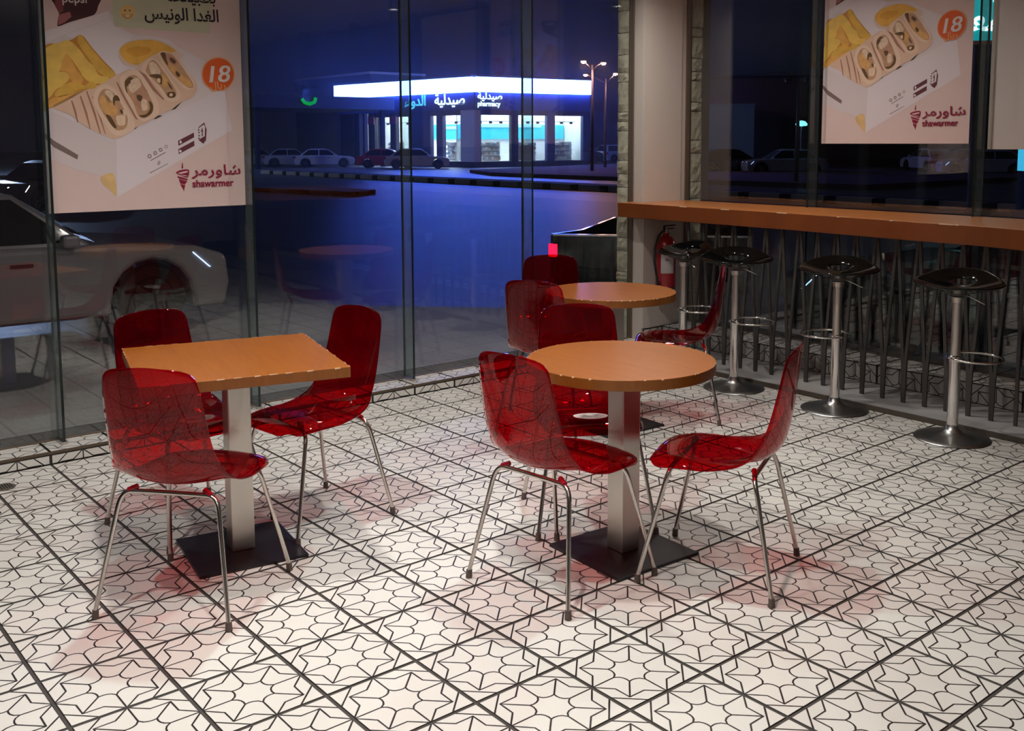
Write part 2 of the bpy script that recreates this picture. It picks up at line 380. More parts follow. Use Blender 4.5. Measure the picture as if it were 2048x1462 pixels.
ART=[('box',1,0,[(11,878),(45,891),(327,1000),(355,969),(396,914),(468,889),(551,889),(627,877),(672,841),(885,744),(916,667),(957,411),(330,69),(255,179),(136,215),(-11,282),(-12,537)]),('boxlit',2,0,[(339,363),(919,636),(957,411),(330,69)]),('boxsh',2,0,[(7,513),(46,492),(339,363),(330,69),(248,183),(129,215),(-5,275)]),('boxrim',2,0,[(25,879),(324,997),(333,964),(115,871),(43,838),(19,826)]),('boxin',2,0,[(115,867),(333,960),(367,919),(453,888),(393,840),(369,795),(388,737),(446,718),(371,678),(294,733),(227,831),(173,849)]),('fryd',3,1,[(22,812),(86,826),(145,848),(194,872),(241,814),(295,751),(349,688),(305,654),(196,596),(41,524),(-14,502),(3,713)]),('fry1',4,1,[(172,842),(189,875),(220,831),(260,782),(301,734),(349,688),(327,669),(291,679),(264,696),(231,745),(198,794)]),('fry2',5,1,[(86,823),(114,842),(148,834),(184,796),(217,748),(244,724),(267,681),(306,675),(319,658),(297,642),(233,640),(195,664),(173,703),(144,748),(111,789)]),('fry2',4,1,[(13,784),(52,817),(83,826),(109,803),(118,775),(90,706),(62,677),(14,657),(3,713)]),('fry3',5,1,[(111,775),(134,758),(159,706),(188,664),(184,639),(155,627),(136,648),(110,689),(87,699)]),('fry2',5,1,[(7,657),(62,684),(107,688),(126,662),(93,621),(65,606),(29,563),(-2,544)]),('fry1',6,1,[(61,595),(128,640),(183,631),(210,614),(161,602),(119,579),(63,567)]),('fry3',6,1,[(-6,527),(57,567),(133,587),(203,610),(153,576),(89,539),(44,517),(-10,502)]),('fry1',7,1,[(197,621),(226,647),(254,634),(246,615),(210,610)]),('rim',3,1,[(366,780),(371,812),(400,841),(452,863),(541,873),(597,864),(654,835),(703,797),(626,757),(527,748),(462,725),(403,731),(377,753)]),('sauce',4,1,[(373,804),(400,839),(460,862),(549,869),(613,849),(662,819),(603,804),(545,789),(479,746),(447,739),(400,758)]),('sauced',5,1,[(406,810),(467,833),(531,824),(513,795),(449,780)]),('wrap',6,1,[(99,557),(156,589),(225,615),(283,640),(326,669),(414,715),(446,713),(479,750),(529,784),(587,811),(632,810),(677,779),(717,720),(758,672),(769,631),(746,585),(694,559),(625,517),(557,487),(491,446),(433,421),(380,381),(332,363),(290,377),(238,401),(179,435),(125,481),(43,518)]),('seam',7,0,[(128,550),(134,553),(151,497),(157,443),(152,445),(142,491)]),('seam',7,0,[(170,574),(176,577),(202,494),(215,412),(210,415),(192,488)]),('seam',7,0,[(201,598),(207,601),(242,494),(264,389),(258,391),(232,489)]),('seam',7,0,[(230,572),(234,575),(266,479),(287,385),(283,387),(258,474)]),('seam',7,0,[(349,650),(358,646),(389,580),(421,517),(451,460),(439,465),(402,533),(370,595)]),('seam',7,0,[(462,713),(501,691),(539,632),(590,569),(585,565),(534,612),(492,671)]),('wrapl',8,1,[(234,568),(263,620),(302,637),(336,618),(369,572),(405,505),(431,453),(425,413),(380,385),(329,385),(285,436),(250,506)]),('fill',9,1,[(257,569),(277,605),(304,613),(335,594),(360,556),(389,501),(399,457),(385,417),(342,407),(312,440),(283,483),(262,526)]),('fillo',10,1,[(263,553),(292,585),(321,555),(347,516),(349,488),(318,480),(288,495)]),('filll',10,1,[(296,605),(327,598),(333,563),(313,543),(291,570)]),('filld',11,1,[(330,571),(350,583),(364,556),(341,555),(336,531),(330,543)]),('filld',11,1,[(362,508),(374,512),(377,493),(367,492)]),('filll',11,1,[(374,512),(393,501),(388,481),(377,493)]),('filld',10,1,[(291,483),(314,476),(342,421),(319,429)]),('filll',11,1,[(341,476),(384,481),(382,437),(351,433)]),('wrapl',8,1,[(369,666),(414,707),(461,709),(500,663),(534,604),(560,540),(553,487),(507,458),(459,462),(422,525),(389,596)]),('fill',9,1,[(392,655),(421,684),(456,681),(490,631),(516,579),(531,539),(525,499),(483,470),(452,482),(431,545),(401,600)]),('filld',10,1,[(392,651),(416,676),(436,669),(419,636),(399,628),(405,592),(394,612)]),('filll',11,1,[(419,656),(456,673),(474,638),(453,614),(429,597),(410,620)]),('filld',12,1,[(408,660),(420,660),(419,644),(409,646)]),('fills',11,1,[(441,605),(477,602),(504,571),(502,535),(469,518),(439,549)]),('filld',12,1,[(448,586),(476,582),(471,558),(455,558)]),('filll',12,1,[(475,566),(499,559),(502,519),(477,506),(470,526)]),('filld',11,1,[(511,559),(531,535),(521,495),(484,472),(456,484),(492,490),(514,519)]),('fills',10,1,[(468,670),(490,631),(505,603),(481,614)]),('wrapl',8,1,[(478,726),(520,772),(557,770),(596,723),(647,652),(679,604),(673,575),(635,558),(598,569),(555,633),(509,683)]),('fill',9,1,[(502,719),(528,764),(556,761),(591,715),(626,663),(656,607),(644,578),(611,578),(583,621),(540,664),(509,695)]),('filll',10,1,[(519,744),(544,757),(575,714),(566,694),(529,696)]),('filld',11,1,[(517,688),(554,697),(582,686),(580,646),(564,653),(553,673),(533,680)]),('filll',12,1,[(557,673),(573,674),(572,653),(560,657)]),('filld',11,1,[(610,659),(626,643),(637,619),(621,631)]),('fillo',10,1,[(582,698),(614,667),(600,626),(580,650)]),('filld',11,1,[(607,602),(645,607),(648,583),(615,580)]),('filll',12,1,[(620,598),(636,599),(632,586),(619,586)]),('wrapl',8,1,[(570,802),(600,816),(640,806),(681,767),(721,716),(753,668),(752,635),(717,621),(672,649),(628,700),(593,755)]),('fill',9,1,[(578,803),(608,810),(640,802),(676,763),(712,711),(744,663),(748,635),(718,634),(677,665),(632,708),(597,759)]),('filld',10,1,[(581,803),(603,808),(610,780),(617,744),(598,767)]),('fills',11,1,[(615,797),(652,786),(672,759),(655,746),(622,765)]),('filld',12,1,[(635,785),(660,766),(647,754),(627,773)]),('fillo',10,1,[(618,756),(650,742),(674,710),(715,679),(744,647),(718,636),(677,669),(641,709)]),('filld',11,1,[(658,717),(678,702),(673,685),(657,697)]),('dark',7,0,[(431,417),(450,427),(433,413),(432,411)]),('dark',7,0,[(532,467),(557,485),(578,485),(542,466)]),('dark',7,0,[(625,513),(655,538),(685,559),(648,520)]),('fryp',3,1,[(254,168),(284,189),(320,181),(328,76),(295,107),(267,130)]),('bar',3,0,[(-19,392),(40,356),(150,284),(145,262),(38,324),(-20,367)]),('badgerim',8,1,[(982,713),(978,689),(968,667),(952,647),(932,632),(909,622),(885,619),(861,621),(839,629),(821,643),(807,661),(799,682),(797,706),(801,729),(810,751),(826,770),(845,785),(868,795),(892,800),(916,798),(938,790),(957,776),(971,758),(980,736)]),('badge',9,1,[(976,713),(973,690),(963,669),(948,651),(929,637),(908,627),(885,624),(863,626),(842,634),(825,647),(812,664),(804,684),(802,706),(806,728),(815,748),(829,767),(848,781),(869,790),(891,794),(914,792),(935,785),(952,772),(966,755),(974,735)]),('maroon',3,0,[(656,354),(743,397),(744,372),(657,327)]),('maroon',3,0,[(656,310),(743,354),(744,327),(657,283)]),('white',4,1,[(663,347),(669,356),(676,347),(668,338)]),('white',4,1,[(659,300),(666,307),(674,298),(664,291)]),('maroon',3,0,[(802,451),(814,413),(809,358),(793,337),(767,358),(790,372),(802,378),(806,429),(800,440),(776,425),(771,417),(769,425)]),('maroon',4,1,[(766,397),(771,402),(775,397),(770,393)]),('maroon',4,1,[(767,381),(771,385),(775,381),(770,376)]),('maroon',4,1,[(765,366),(769,371),(774,366),(769,361)]),('maroon',4,1,[(765,411),(769,416),(774,411),(769,406)]),('maroon',4,0,[(790,425),(793,405),(791,378),(785,378),(788,401),(781,401)]),('grayp',3,1,[(513,274),(512,269),(508,265),(502,264),(497,265),(493,269),(492,274),(494,280),(498,284),(503,285),(508,283),(512,280)]),('boxlit',4,1,[(509,274),(506,270),(499,270),(496,274),(500,279),(506,279)]),('grayp',3,1,[(543,290),(541,285),(537,281),(532,280),(527,281),(524,285),(523,290),(524,295),(528,299),(533,300),(538,299),(542,295)]),('boxlit',4,1,[(539,290),(535,286),(530,286),(527,290),(530,294),(536,294)]),('grayp',3,1,[(572,307),(570,302),(566,298),(561,297),(556,298),(553,302),(552,307),(553,312),(557,316),(562,317),(567,315),(570,312)]),('boxlit',4,1,[(567,307),(564,303),(558,303),(556,307),(559,311),(565,311)]),('lgray',3,1,[(601,323),(600,318),(596,315),(591,313),(586,315),(582,318),(581,323),(583,328),(587,332),(592,333),(597,332),(600,328)]),('boxlit',4,1,[(597,323),(594,319),(588,319),(585,323),(588,327),(594,327)]),('grayp',3,0,[(506,253),(584,295),(590,293),(509,250)]),('grayp',3,0,[(498,188),(598,237),(599,234),(501,185)]),('lgray',3,1,[(541,236),(550,251),(559,246),(555,232),(547,226)]),('logo',3,0,[(673,238),(677,238),(678,211),(673,206),(669,211)]),('logo',3,1,[(638,185),(659,198),(695,203),(710,195),(701,160),(670,168)]),('sheet',4,0,[(646,184),(686,193),(702,194),(701,187),(662,179)]),('sheet',4,0,[(658,176),(686,172),(701,168),(700,166),(681,168)]),('logo',3,0,[(645,169),(701,152),(697,144),(661,153),(647,159)]),('logo',3,0,[(651,153),(698,140),(684,123),(660,128)]),('logo',3,0,[(658,125),(686,120),(679,94),(677,82),(675,94)]),('bottle',2,1,[(70,1053),(72,1015),(93,975),(84,925),(88,908),(142,932),(227,963),(262,980),(278,1017),(281,1071)]),('bottlel',3,0,[(94,964),(144,982),(150,958),(115,927),(85,913)]),('bottler',3,0,[(80,1047),(114,1050),(114,983),(94,968),(76,1005)]),('card',3,0,[(351,1099),(347,994),(353,926),(389,924),(850,922),(869,1136)]),('facey',4,1,[(459,1003),(456,989),(447,976),(434,967),(419,963),(405,965),(393,972),(385,983),(383,998),(386,1012),(395,1025),(408,1034),(422,1038),(437,1036),(449,1029),(457,1017)]),('faceo',5,1,[(394,990),(420,987),(447,994),(441,977),(419,966),(398,974)]),('faceb',6,0,[(408,986),(434,988),(430,977),(413,974)]),('maroon',6,1,[(404,1006),(409,1013),(414,1007),(409,1004)]),('maroon',6,1,[(427,1008),(432,1014),(437,1009),(432,1006)])]
# =================================================================== FLOOR
def tile_piece(u0, u1, v0, v1, org, U, Vv, Nn, th=0.006, mat=None, gap=0.0044):
    """one cut tile: pattern coordinates u,v in tile units; org+U*u+V*v, thickness along -N"""
    mb = MB(); g = gap/T; a, b, c, d = u0+g, u1-g, v0+g, v1-g
    ch = 0.0012/T
    P = lambda u, v, n: org+U*(u*T)+Vv*(v*T)+Nn*n
    top = [P(a+ch, c+ch, 0), P(b-ch, c+ch, 0), P(b-ch, d-ch, 0), P(a+ch, d-ch, 0)]
    mid = [P(a, c, -0.001), P(b, c, -0.001), P(b, d, -0.001), P(a, d, -0.001)]
    bot = [P(a, c, -th), P(b, c, -th), P(b, d, -th), P(a, d, -th)]
    uvs = [(a, c), (b, c), (b, d), (a, d)]
    fs = [(0, 1, 2, 3)]; us = [uvs]
    for k in range(4):
        l = (k+1) % 4
        fs += [(4+k, 4+l, l, k), (8+k, 8+l, 4+l, 4+k)]; us += [[uvs[k], uvs[l], uvs[l], uvs[k]]]*2
    mb.add(top+mid+bot, fs, mat or TILE, us)
    return mb
X_, Y_, Z_ = Vector((1, 0, 0)), Vector((0, 1, 0)), Vector((0, 0, 1))
floor = MB().box(-3.0, 5.4, -6.6, 3.0, -0.25, -0.0022, GROUT).build('floor'); tag(floor, kind='structure')
def vis(i, j):
    for (x, y) in ((i, j), (i+1, j), (i, j+1), (i+1, j+1), (i+.5, j+.5)):
        d = Vector((x*T, y*T, 0))-CAM
        z = d.dot(fw)
        if z > 0.3:
            u = 1049.03+2042.6*d.dot(rt)/z; v = 498.2-2042.6*d.dot(up)/z
            if -20 < u < 2068 and -20 < v < 1482: return True
    return False
base = None; rest = MB()
cands = sorted(((i, j) for i in range(-10, 18) for j in range(-22, 10)), key=lambda q: (q[0]*T-CAM.x)**2+(q[1]*T-CAM.y)**2)
ncount = 0
for (i, j) in cands:
    if vis(i, j) and ncount < 298:
        ncount += 1
        if base is None:
            base = tile_piece(-.5, .5, -.5, .5, Vector((0, 0, 0)), X_, Y_, Z_).build('tile', floor)
            base.location = ((i+.5)*T, (j+.5)*T, 0)
        else:
            c = base.copy(); COL.objects.link(c); c.parent = floor; c.location = ((i+.5)*T, (j+.5)*T, random.uniform(-.0003, .0003))
    else:
        t = tile_piece(-.5, .5, -.5, .5, Vector(((i+.5)*T, (j+.5)*T, 0)), X_, Y_, Z_)
        rest.add(t.v, t.f, TILE, t.uv)
o = rest.build('tile_field', floor); o['kind'] = 'stuff'
# a small round floor drain near the left window
dr = empty('floor_drain', 'small dark worn floor drain near the left window', 'drain', (fl_x := -2.79, fl_y := -1.16, 0.0))
MB().lathe([(0.052, 0.0002), (0.052, 0.003), (0.046, 0.004), (0.0, 0.004)], pm('tarnished_drain', (0.13, 0.12, 0.10), 0.6, 0.3), 24).build('rim', dr, True, auto=30)
g_ = MB()
for k in range(-3, 4): g_.box(-0.034, 0.034, k*0.011-0.002, k*0.011+0.002, 0.0035, 0.0052, BLACK)
g_.build('grate', dr)

# =================================================================== LEFT WINDOW WALL  (plane X = const)
XS, XG = -3.0, -3.195                     # step front, glass plane
ZS = 0.062
sill = MB().box(-3.42, XS-0.005, -6.6, 3.3, -0.25, ZS-0.007, GROUT).build('trim_1'); tag(sill, kind='structure')
MB().box(XS-0.006, XS+0.001, -6.6, 3.28, ZS-0.012, ZS+0.0005, SILLBAND).build('edge_strip', sill)
for j in range(-22, 11):
    y = (j+.5)*T
    tile_piece(-.5, .5, .5-(ZS-0.012)/T, .5, Vector((XS, y, (ZS-0.012)-.5*T)), Y_, Z_, X_, 0.004).build('riser_tile', sill)
    tile_piece(-.5, .5, -.15, .5, Vector((XS-0.004-.5*T, y, ZS)), Y_, X_, Z_, 0.006).build('ledge_tile', sill)
FJ = [-13.0, -9.6, -6.15, -2.70, 0.75, 4.19, 7.42, 10.95]
for k in range(len(FJ)-1):
    y0, y1 = FJ[k]*T, FJ[k+1]*T
    wn = empty('window_%d' % (k+1)); wn['kind'] = 'structure'; wn.location = (XG, (y0+y1)/2, 0)
    p = MB().box(-0.006, 0.006, -(y1-y0)/2+0.005, (y1-y0)/2-0.005, ZS-0.001, CEIL, GLASS).build('pane', wn)
    MB().box(-0.010, 0.009, -(y1-y0)/2+0.01, (y1-y0)/2-0.01, ZS-0.0015, ZS+0.006, JAMB).build('bottom_seal', wn)
    if 0 < k:
        yy = -(y1-y0)/2
        MB().box(-0.007, 0.007, yy-0.004, yy+0.004, ZS, CEIL, BLACK).build('joint_seal', wn)
        fn = MB().box(0.008, 0.103, yy-0.006, yy+0.006, ZS+0.001, CEIL, FIN).build('glass_fin', wn)
        MB().box(0.1035, 0.1065, yy-0.006, yy+0.006, ZS+0.001, CEIL, FINEDGE).build('fin_edge', fn)
        MB().box(0.004, 0.112, yy-0.014, yy+0.014, ZS-0.001, ZS+0.014, STEEL).build('fin_shoe', fn)

# =================================================================== RIGHT WINDOW WALL (plane Y = const)
YC, YR, YG = 3.0, 3.48, 3.78
ZC, ZR = 0.032, 0.152
ledge = MB().box(-3.1, 5.4, YC, YR, -0.2, ZC, CURB).build('trim_2'); tag(ledge, kind='structure')
MB().box(-3.1, 5.4, YC-0.004, YC-0.0005, -0.01, ZC-0.002, CURBF).build('ledge_front', ledge)
sill2 = MB().box(-3.1, 5.4, YR+0.006, YG+0.22, -0.2, ZR-0.008, GROUT).build('trim_3'); tag(sill2, kind='structure')
for i in range(-10, 12):
    x = (i+.5)*T-0.05
    tile_piece(-.5, .5, .5-(ZR-ZC)/T, .5, Vector((x, YR, ZR-.5*T)), X_, Z_, -Y_, 0.005, TILE_SHADE).build('riser_tile', sill2)
    tile_piece(-.5, .5, -.5, .48, Vector((x, YR+.5*T-0.006, ZR)), X_, Y_, Z_, 0.006).build('ledge_tile', sill2)
FI = [-10.28, -6.43, -2.60, 1.25, 5.1, 9.0, 18.0]
for k in range(len(FI)-1):
    x0, x1 = FI[k]*T, FI[k+1]*T
    wn = empty('window_%d' % (k+8)); wn['kind'] = 'structure'; wn.location = ((x0+x1)/2, YG, 0)
    MB().box(-(x1-x0)/2+0.005, (x1-x0)/2-0.005, -0.006, 0.006, ZR-0.001, CEIL, GLASS).build('pane', wn)
    MB().box(-(x1-x0)/2+0.01, (x1-x0)/2-0.01, -0.009, 0.010, ZR-0.0015, ZR+0.006, JAMB).build('bottom_seal', wn)
    if k:
        xx = -(x1-x0)/2
        MB().box(xx-0.004, xx+0.004, -0.007, 0.007, ZR, CEIL, BLACK).build('joint_seal', wn)
        fn = MB().box(xx-0.006, xx+0.006, -0.103, -0.008, ZR+0.001, CEIL, FIN).build('glass_fin', wn)
        MB().box(xx-0.006, xx+0.006, -0.1065, -0.1035, ZR+0.001, CEIL, FINEDGE).build('fin_edge', fn)
        MB().box(xx-0.014, xx+0.014, -0.112, -0.004, ZR-0.001, ZR+0.014, STEEL).build('fin_shoe', fn)

# =================================================================== CORNER PILLAR
PX, PY = -3.084, 3.285
pil = MB().box(-3.30, PX, PY, 3.79, -0.2, CEIL, PLASTER).build('wall_corner'); tag(pil, kind='structure')
MB().box(PX, PX+0.012, PY+0.002, 3.69, 0.15, CEIL, PLASTER).build('wall_panel', pil)
MB().box(-3.215, -3.178, PY-0.012, PY, ZS, CEIL, JAMB).build('jamb', pil)
MB().box(-3.225, -3.216, PY-0.010, PY, ZS, CEIL, BLACK).build('jamb_seal', pil)
MB().box(PX, PX+0.012, 3.745, 3.79, ZR, CEIL, JAMB).build('jamb', pil)
MB().box(PX, PX+0.009, 3.792, 3.80, ZR, CEIL, BLACK).build('jamb_seal', pil)
for j in (10.95, 11.45, 11.95, 12.2):
    pass
for q in range(2):
    tile_piece(-.5, .5, .18, .5, Vector((PX+0.014, PY+0.16+q*T, 0.145-.5*T)), Y_, Z_, X_, 0.01).build('skirting_tile', pil)
st = MB().box(-3.325, -3.235, PY+0.02, 4.05, -0.25, CEIL+0.4, DARKB).box(-3.24, PX-0.02, 3.81, 4.05, -0.25, CEIL+0.4, DARKB).build('wall_outer'); tag(st, kind='structure')
def stone_block(x0, x1, y0, y1, z0, z1, face):
    """rough split face: a small grid pushed in and out"""
    mb = MB(); n = 4; mrow = 4; rnd = random.Random(int((x0+y0)*1000+z0*7777))
    base = [[rnd.uniform(-0.006, 0.010) for _ in range(n+1)] for _ in range(mrow+1)]
    for a in range(mrow+1):
        for b in range(n+1):
            if a in (0, mrow) or b in (0, n): base[a][b] = rnd.uniform(-0.012, -0.006)
    vs = []; fs = []
    for a in range(mrow+1):
        for b in range(n+1):
            f, h = b/n, a/mrow
            if face == 'y': vs.append((x0+(x1-x0)*f, y0-base[a][b], z0+(z1-z0)*h))
            else: vs.append((x1+base[a][b], y0+(y1-y0)*f, z0+(z1-z0)*h))
    for a in range(mrow):
        for b in range(n):
            k = a*(n+1)+b; fs.append((k, k+1, k+n+2, k+n+1))
    mb.add(vs, fs, STONE)
    if face == 'y': mb.box(x0, x1, y0+0.012, y1, z0, z1, STONE)
    else: mb.box(x0, x1-0.012, y0, y1, z0, z1, STONE)
    return mb
rs = random.Random(3)
for side in (0, 1):
    z = -0.15
    while z < CEIL+0.3:
        h = rs.choice([0.07, 0.10, 0.13, 0.16, 0.22])
        off = rs.uniform(0, 0.008)
        if side == 0: b_ = stone_block(-3.333-off, -3.228, PY-0.02, PY+0.02, z+0.003, z+h-0.003, 'y')
        else: b_ = stone_block(-3.2, PX+0.012, 3.805, 3.925+off*1.5, z+0.003, z+h-0.003, 'x')
        b_.build('stone', st); z += h

# =================================================================== CEILING AND BACK WALLS
ce = MB().box(-3.4, 5.5, -6.7, 3.95, CEIL, CEIL+0.15, CEILM).build('ceiling'); tag(ce, kind='structure')
wb = MB().box(5.4, 5.5, -6.7, 3.95, -0.25, CEIL, BACKW).build('wall_back'); tag(wb, kind='structure')
wb = MB().box(-3.4, 5.5, -6.7, -6.6, -0.25, CEIL, SIDEW).build('wall_side'); tag(wb, kind='structure')
LWH = ['above the square table', 'above the near round table', 'above the far round table', 'nearest the camera', 'above the left aisle', 'above the bar stools', 'nearest the corner pillar', 'behind the camera']
for n_, (sx, sy, sp, sa) in enumerate(SPOTS):
    e = empty('ceiling_light', 'round recessed ceiling downlight '+LWH[n_], 'ceiling light', (sx*T, sy*T, CEIL), group='recessed ceiling downlights')
    MB().lathe([(0.052, -0.001), (0.075, -0.001), (0.078, -0.008), (0.050, -0.010), (0.050, -0.001)], WTRIM, 28).build('trim_ring', e, True, auto=30)
    MB().lathe([(0.0, -0.003), (0.049, -0.003)], LAMPD, 24).build('lens', e)

# =================================================================== BAR COUNTER
bar = empty('bar_counter', 'long high orange wood bar counter on grey zigzag legs along the right window', 'counter', (-1.5, 3.1, ZC))
BZ0, BZ1 = 3.30*T, 3.65*T
yf = 10.32*T; yb = 12.42*T
front = [(-10.6*T, yb), (-10.6*T, yf+0.03)]
pl = [(-10.62*T, 10.42*T), (-5.5*T, 10.42*T), (-2.7*T, 10.20*T), (-1.9*T, 10.2*T), (-1.45*T, 10.18*T), (-1.0*T, 10.10*T), (-0.6*T, 9.98*T), (-0.1*T, 9.75*T), (0.5*T, 9.35*T), (1.0*T, 8.8*T), (1.3*T, 8.0*T), (1.4*T, 7.0*T), (3.4*T, 7.0*T), (3.4*T, 12.42*T), (-10.25*T, 12.42*T), (-10.25*T, 10.92*T), (-10.62*T, 10.92*T)]
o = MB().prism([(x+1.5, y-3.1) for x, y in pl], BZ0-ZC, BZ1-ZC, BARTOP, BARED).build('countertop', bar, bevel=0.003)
rw = random.Random(5)
mb = MB()
for x in [-8.6, -7.4, -5.9, -4.4, -3.2, -2.2, -1.9]:
    l = rw.uniform(0.02, 0.09); y = (10.42 if x < -5.5 else 10.42-(x+5.5)*0.0786 if x < -2.7 else 10.2)*T
    mb.box(x*T+1.5, x*T+l+1.5, y-3.1-0.0012, y-3.1+0.004, BZ1-ZC-0.005, BZ1-ZC+0.0008, WORN)
mb.build('worn_edge_chip', bar)['kind'] = 'stuff'
feet = [-8.3, -7.85, -7.4, -6.94, -6.52, -6.09, -5.68, -5.22, -4.80, -4.35, -3.90, -3.45, -3.01, -2.57, -2.14, -1.72, -1.29]
yl = 10.62*T-3.1
for f in feet:
    xf = f*T+1.5; topz = BZ0-ZC
    mb = MB(); w_ = 0.0085; dth = 0.006
    for sg in (-1, 1):
        b0 = Vector((xf+sg*0.0055, yl, 0.001)); b1 = Vector((xf+sg*0.0085, yl, 0.24)); b2 = Vector((xf+sg*0.062, yl, topz-0.001))
        for p0, p1, w0, w1 in ((b0, b1, 0.0065, 0.0095), (b1, b2, 0.0095, 0.0085)):
            vs = [(p0.x-w0, yl-dth-sg*.0006, p0.z), (p0.x+w0, yl-dth-sg*.0006, p0.z), (p0.x+w0, yl+dth, p0.z), (p0.x-w0, yl+dth, p0.z),
                  (p1.x-w1, yl-dth-sg*.0006, p1.z), (p1.x+w1, yl-dth-sg*.0006, p1.z), (p1.x+w1, yl+dth, p1.z), (p1.x-w1, yl+dth, p1.z)]
            mb.add(vs, [(0,3,2,1),(4,5,6,7),(0,1,5,4),(1,2,6,5),(2,3,7,6),(3,0,4,7)], RODM)
    mb.build('leg', bar)
MB().box(-0.85*T+1.5-0.009, -0.85*T+1.5+0.009, yl-0.006, yl+0.006, 0.001, BZ0-ZC-0.001, RODM).build('leg', bar)
MB().box(-10.2*T+1.5, -0.8*T+1.5, yl-0.02, yl+0.02, BZ0-ZC-0.006, BZ0-ZC-0.0005, RODM).build('rail', bar)

# =================================================================== BAR STOOLS
def stool_seat():
    """winged saddle: both ends drawn to points along x, back (+y) raised with an oval hand hole, front low"""
    mb = MB(); nu, nv = 56, 9
    hx, hy = 0.0, 0.088
    def rim(u):
        c, s_ = math.cos(u), math.sin(u)
        return 0.225*abs(c)**0.95*(1 if c > 0 else -1), 0.165*abs(s_)**1.5*(1 if s_ > 0 else -1)
    def P(u, v):
        ox, oy = rim(u)
        ix, iy = hx+0.055*math.cos(u), hy+0.016*math.sin(u)
        x = ix+(ox-ix)*v; y = iy+(oy-iy)*v
        z = 0.062*(abs(x)/0.25)**1.6
        if y > -0.02: z += 0.120*((y+0.02)/0.19)**1.6
        else: z += 0.052*((-y-0.02)/0.15)**1.8
        if v > 0.84: z -= 0.014*((v-0.84)/0.16)**2*(1-abs(x)/0.26)
        if v < 0.12: z -= 0.008*((0.12-v)/0.12)**2
        return (x, y, z)
    vs = [P(2*PI*a/nu, b/nv) for b in range(nv+1) for a in range(nu)]
    fs = [(b*nu+a, b*nu+(a+1) % nu, (b+1)*nu+(a+1) % nu, (b+1)*nu+a) for b in range(nv) for a in range(nu)]
    mb.add(vs, fs, GLOSSB); return mb
def make_stool():
    r = empty('bar_stool')
    MB().lathe([(0.0, 0.0), (0.186, 0.0), (0.190, 0.004), (0.186, 0.008), (0.15, 0.014), (0.09, 0.024), (0.055, 0.036), (0.034, 0.055), (0.030, 0.075), (0.0, 0.075)], STOOLBASE, 56).build('base', r, True, auto=60)
    MB().lathe([(0.0285, 0.06), (0.0285, 0.405), (0.031, 0.407), (0.031, 0.437), (0.027, 0.441), (0.0, 0.441)], CHROME, 28).build('column', r, True, auto=40)
    MB().lathe([(0.0, 0.43), (0.024, 0.43), (0.0245, 0.715), (0.030, 0.718), (0.032, 0.745), (0.026, 0.75), (0.0, 0.75)], STEEL, 28).build('gas_lift', r, True, auto=40)
    MB().lathe([(0.0, 0.747), (0.028, 0.747), (0.040, 0.756), (0.075, 0.768), (0.075, 0.772), (0.0, 0.772)], RODM, 28).build('seat_plate', r, True, auto=40)
    s_ = stool_seat().build('seat', r, True, loc=(0, 0, 0.775))
    so = s_.modifiers.new('thick', 'SOLIDIFY'); so.thickness = 0.014; so.offset = 1
    sb = s_.modifiers.new('sub', 'SUBSURF'); sb.levels = 1; sb.render_levels = 2
    pts = [(0.135*math.cos(t)+0.105, 0.135*math.sin(t)*1.05, 0.425) for t in [PI+0.35+(2*PI-0.7)*k/26 for k in range(27)]]
    pts = [(-0.028+0.0, -0.01, 0.425)]+[(p[0], p[1], p[2]) for p in pts]+[(-0.028, 0.01, 0.425)]
    MB().tube(pts, 0.006, CHROME, 8).build('footrest', r, True, auto=60)
    MB().tube([(0.02, 0.0, 0.757), (0.06, -0.005, 0.752), (0.135, -0.02, 0.720)], 0.0032, CHROME, 8).build('lever', r, True)
    return r
stool = make_stool()
LAB = ['black glossy saddle stool farthest left, in front of the fire extinguisher', 'black glossy saddle stool second from the pillar, its base partly behind the round table chair',
       'black glossy saddle stool third from the pillar under the long bar', 'black glossy saddle stool nearest the camera at the right end of the bar']
SP = [(-7.86, 9.75, -8, 60), (-6.15, 9.42, 42, 8), (-3.80, 9.52, 28, 132), (-1.38, 9.40, 14, 40)]
stools = [stool]+[copy_tree(stool) for _ in range(3)]
for s_, l_, (x, y, a, dz) in zip(stools, LAB, SP):
    tag(s_, l_, 'bar stool', 'bar stools at the window counter'); s_.location = (x*T, y*T, 0); s_.rotation_euler.z = rad(a)
    for ch_ in s_.children:
        if ch_.name.startswith('footrest'): ch_.rotation_euler.z = rad(dz)

# =================================================================== FIRE EXTINGUISHER
fe = empty('fire_extinguisher', 'red fire extinguisher with white label hung on the pillar under the bar', 'extinguisher', (PX+0.012+0.085, 11.46*T, 0.44))
MB().lathe([(0.0, 0.0), (0.066, 0.0), (0.074, 0.004), (0.074, 0.022), (0.0735, 0.024)], RUBBER, 32).build('base_ring', fe, True, auto=50)
MB().lathe([(0.072, 0.024), (0.074, 0.03), (0.074, 0.33), (0.068, 0.365), (0.048, 0.392), (0.024, 0.402), (0.022, 0.425), (0.0, 0.425)], EXTR, 36).build('cylinder', fe, True, auto=50)
lb = MB(); n = 10
vs = []; 
for k in range(n+1):
    t = rad(-75+ 78*k/n); vs += [(0.0746*math.cos(t), 0.0746*math.sin(t), 0.13), (0.0746*math.cos(t), 0.0746*math.sin(t), 0.315)]
lb.add(vs, [(2*k, 2*k+2, 2*k+3, 2*k+1) for k in range(n)], PAPER); lb.build('label', fe, True)
vs = []
for k in range(5):
    t = rad(-50+ 22*k/4); vs += [(0.0750*math.cos(t), 0.0750*math.sin(t), 0.222), (0.0750*math.cos(t), 0.0750*math.sin(t), 0.24)]
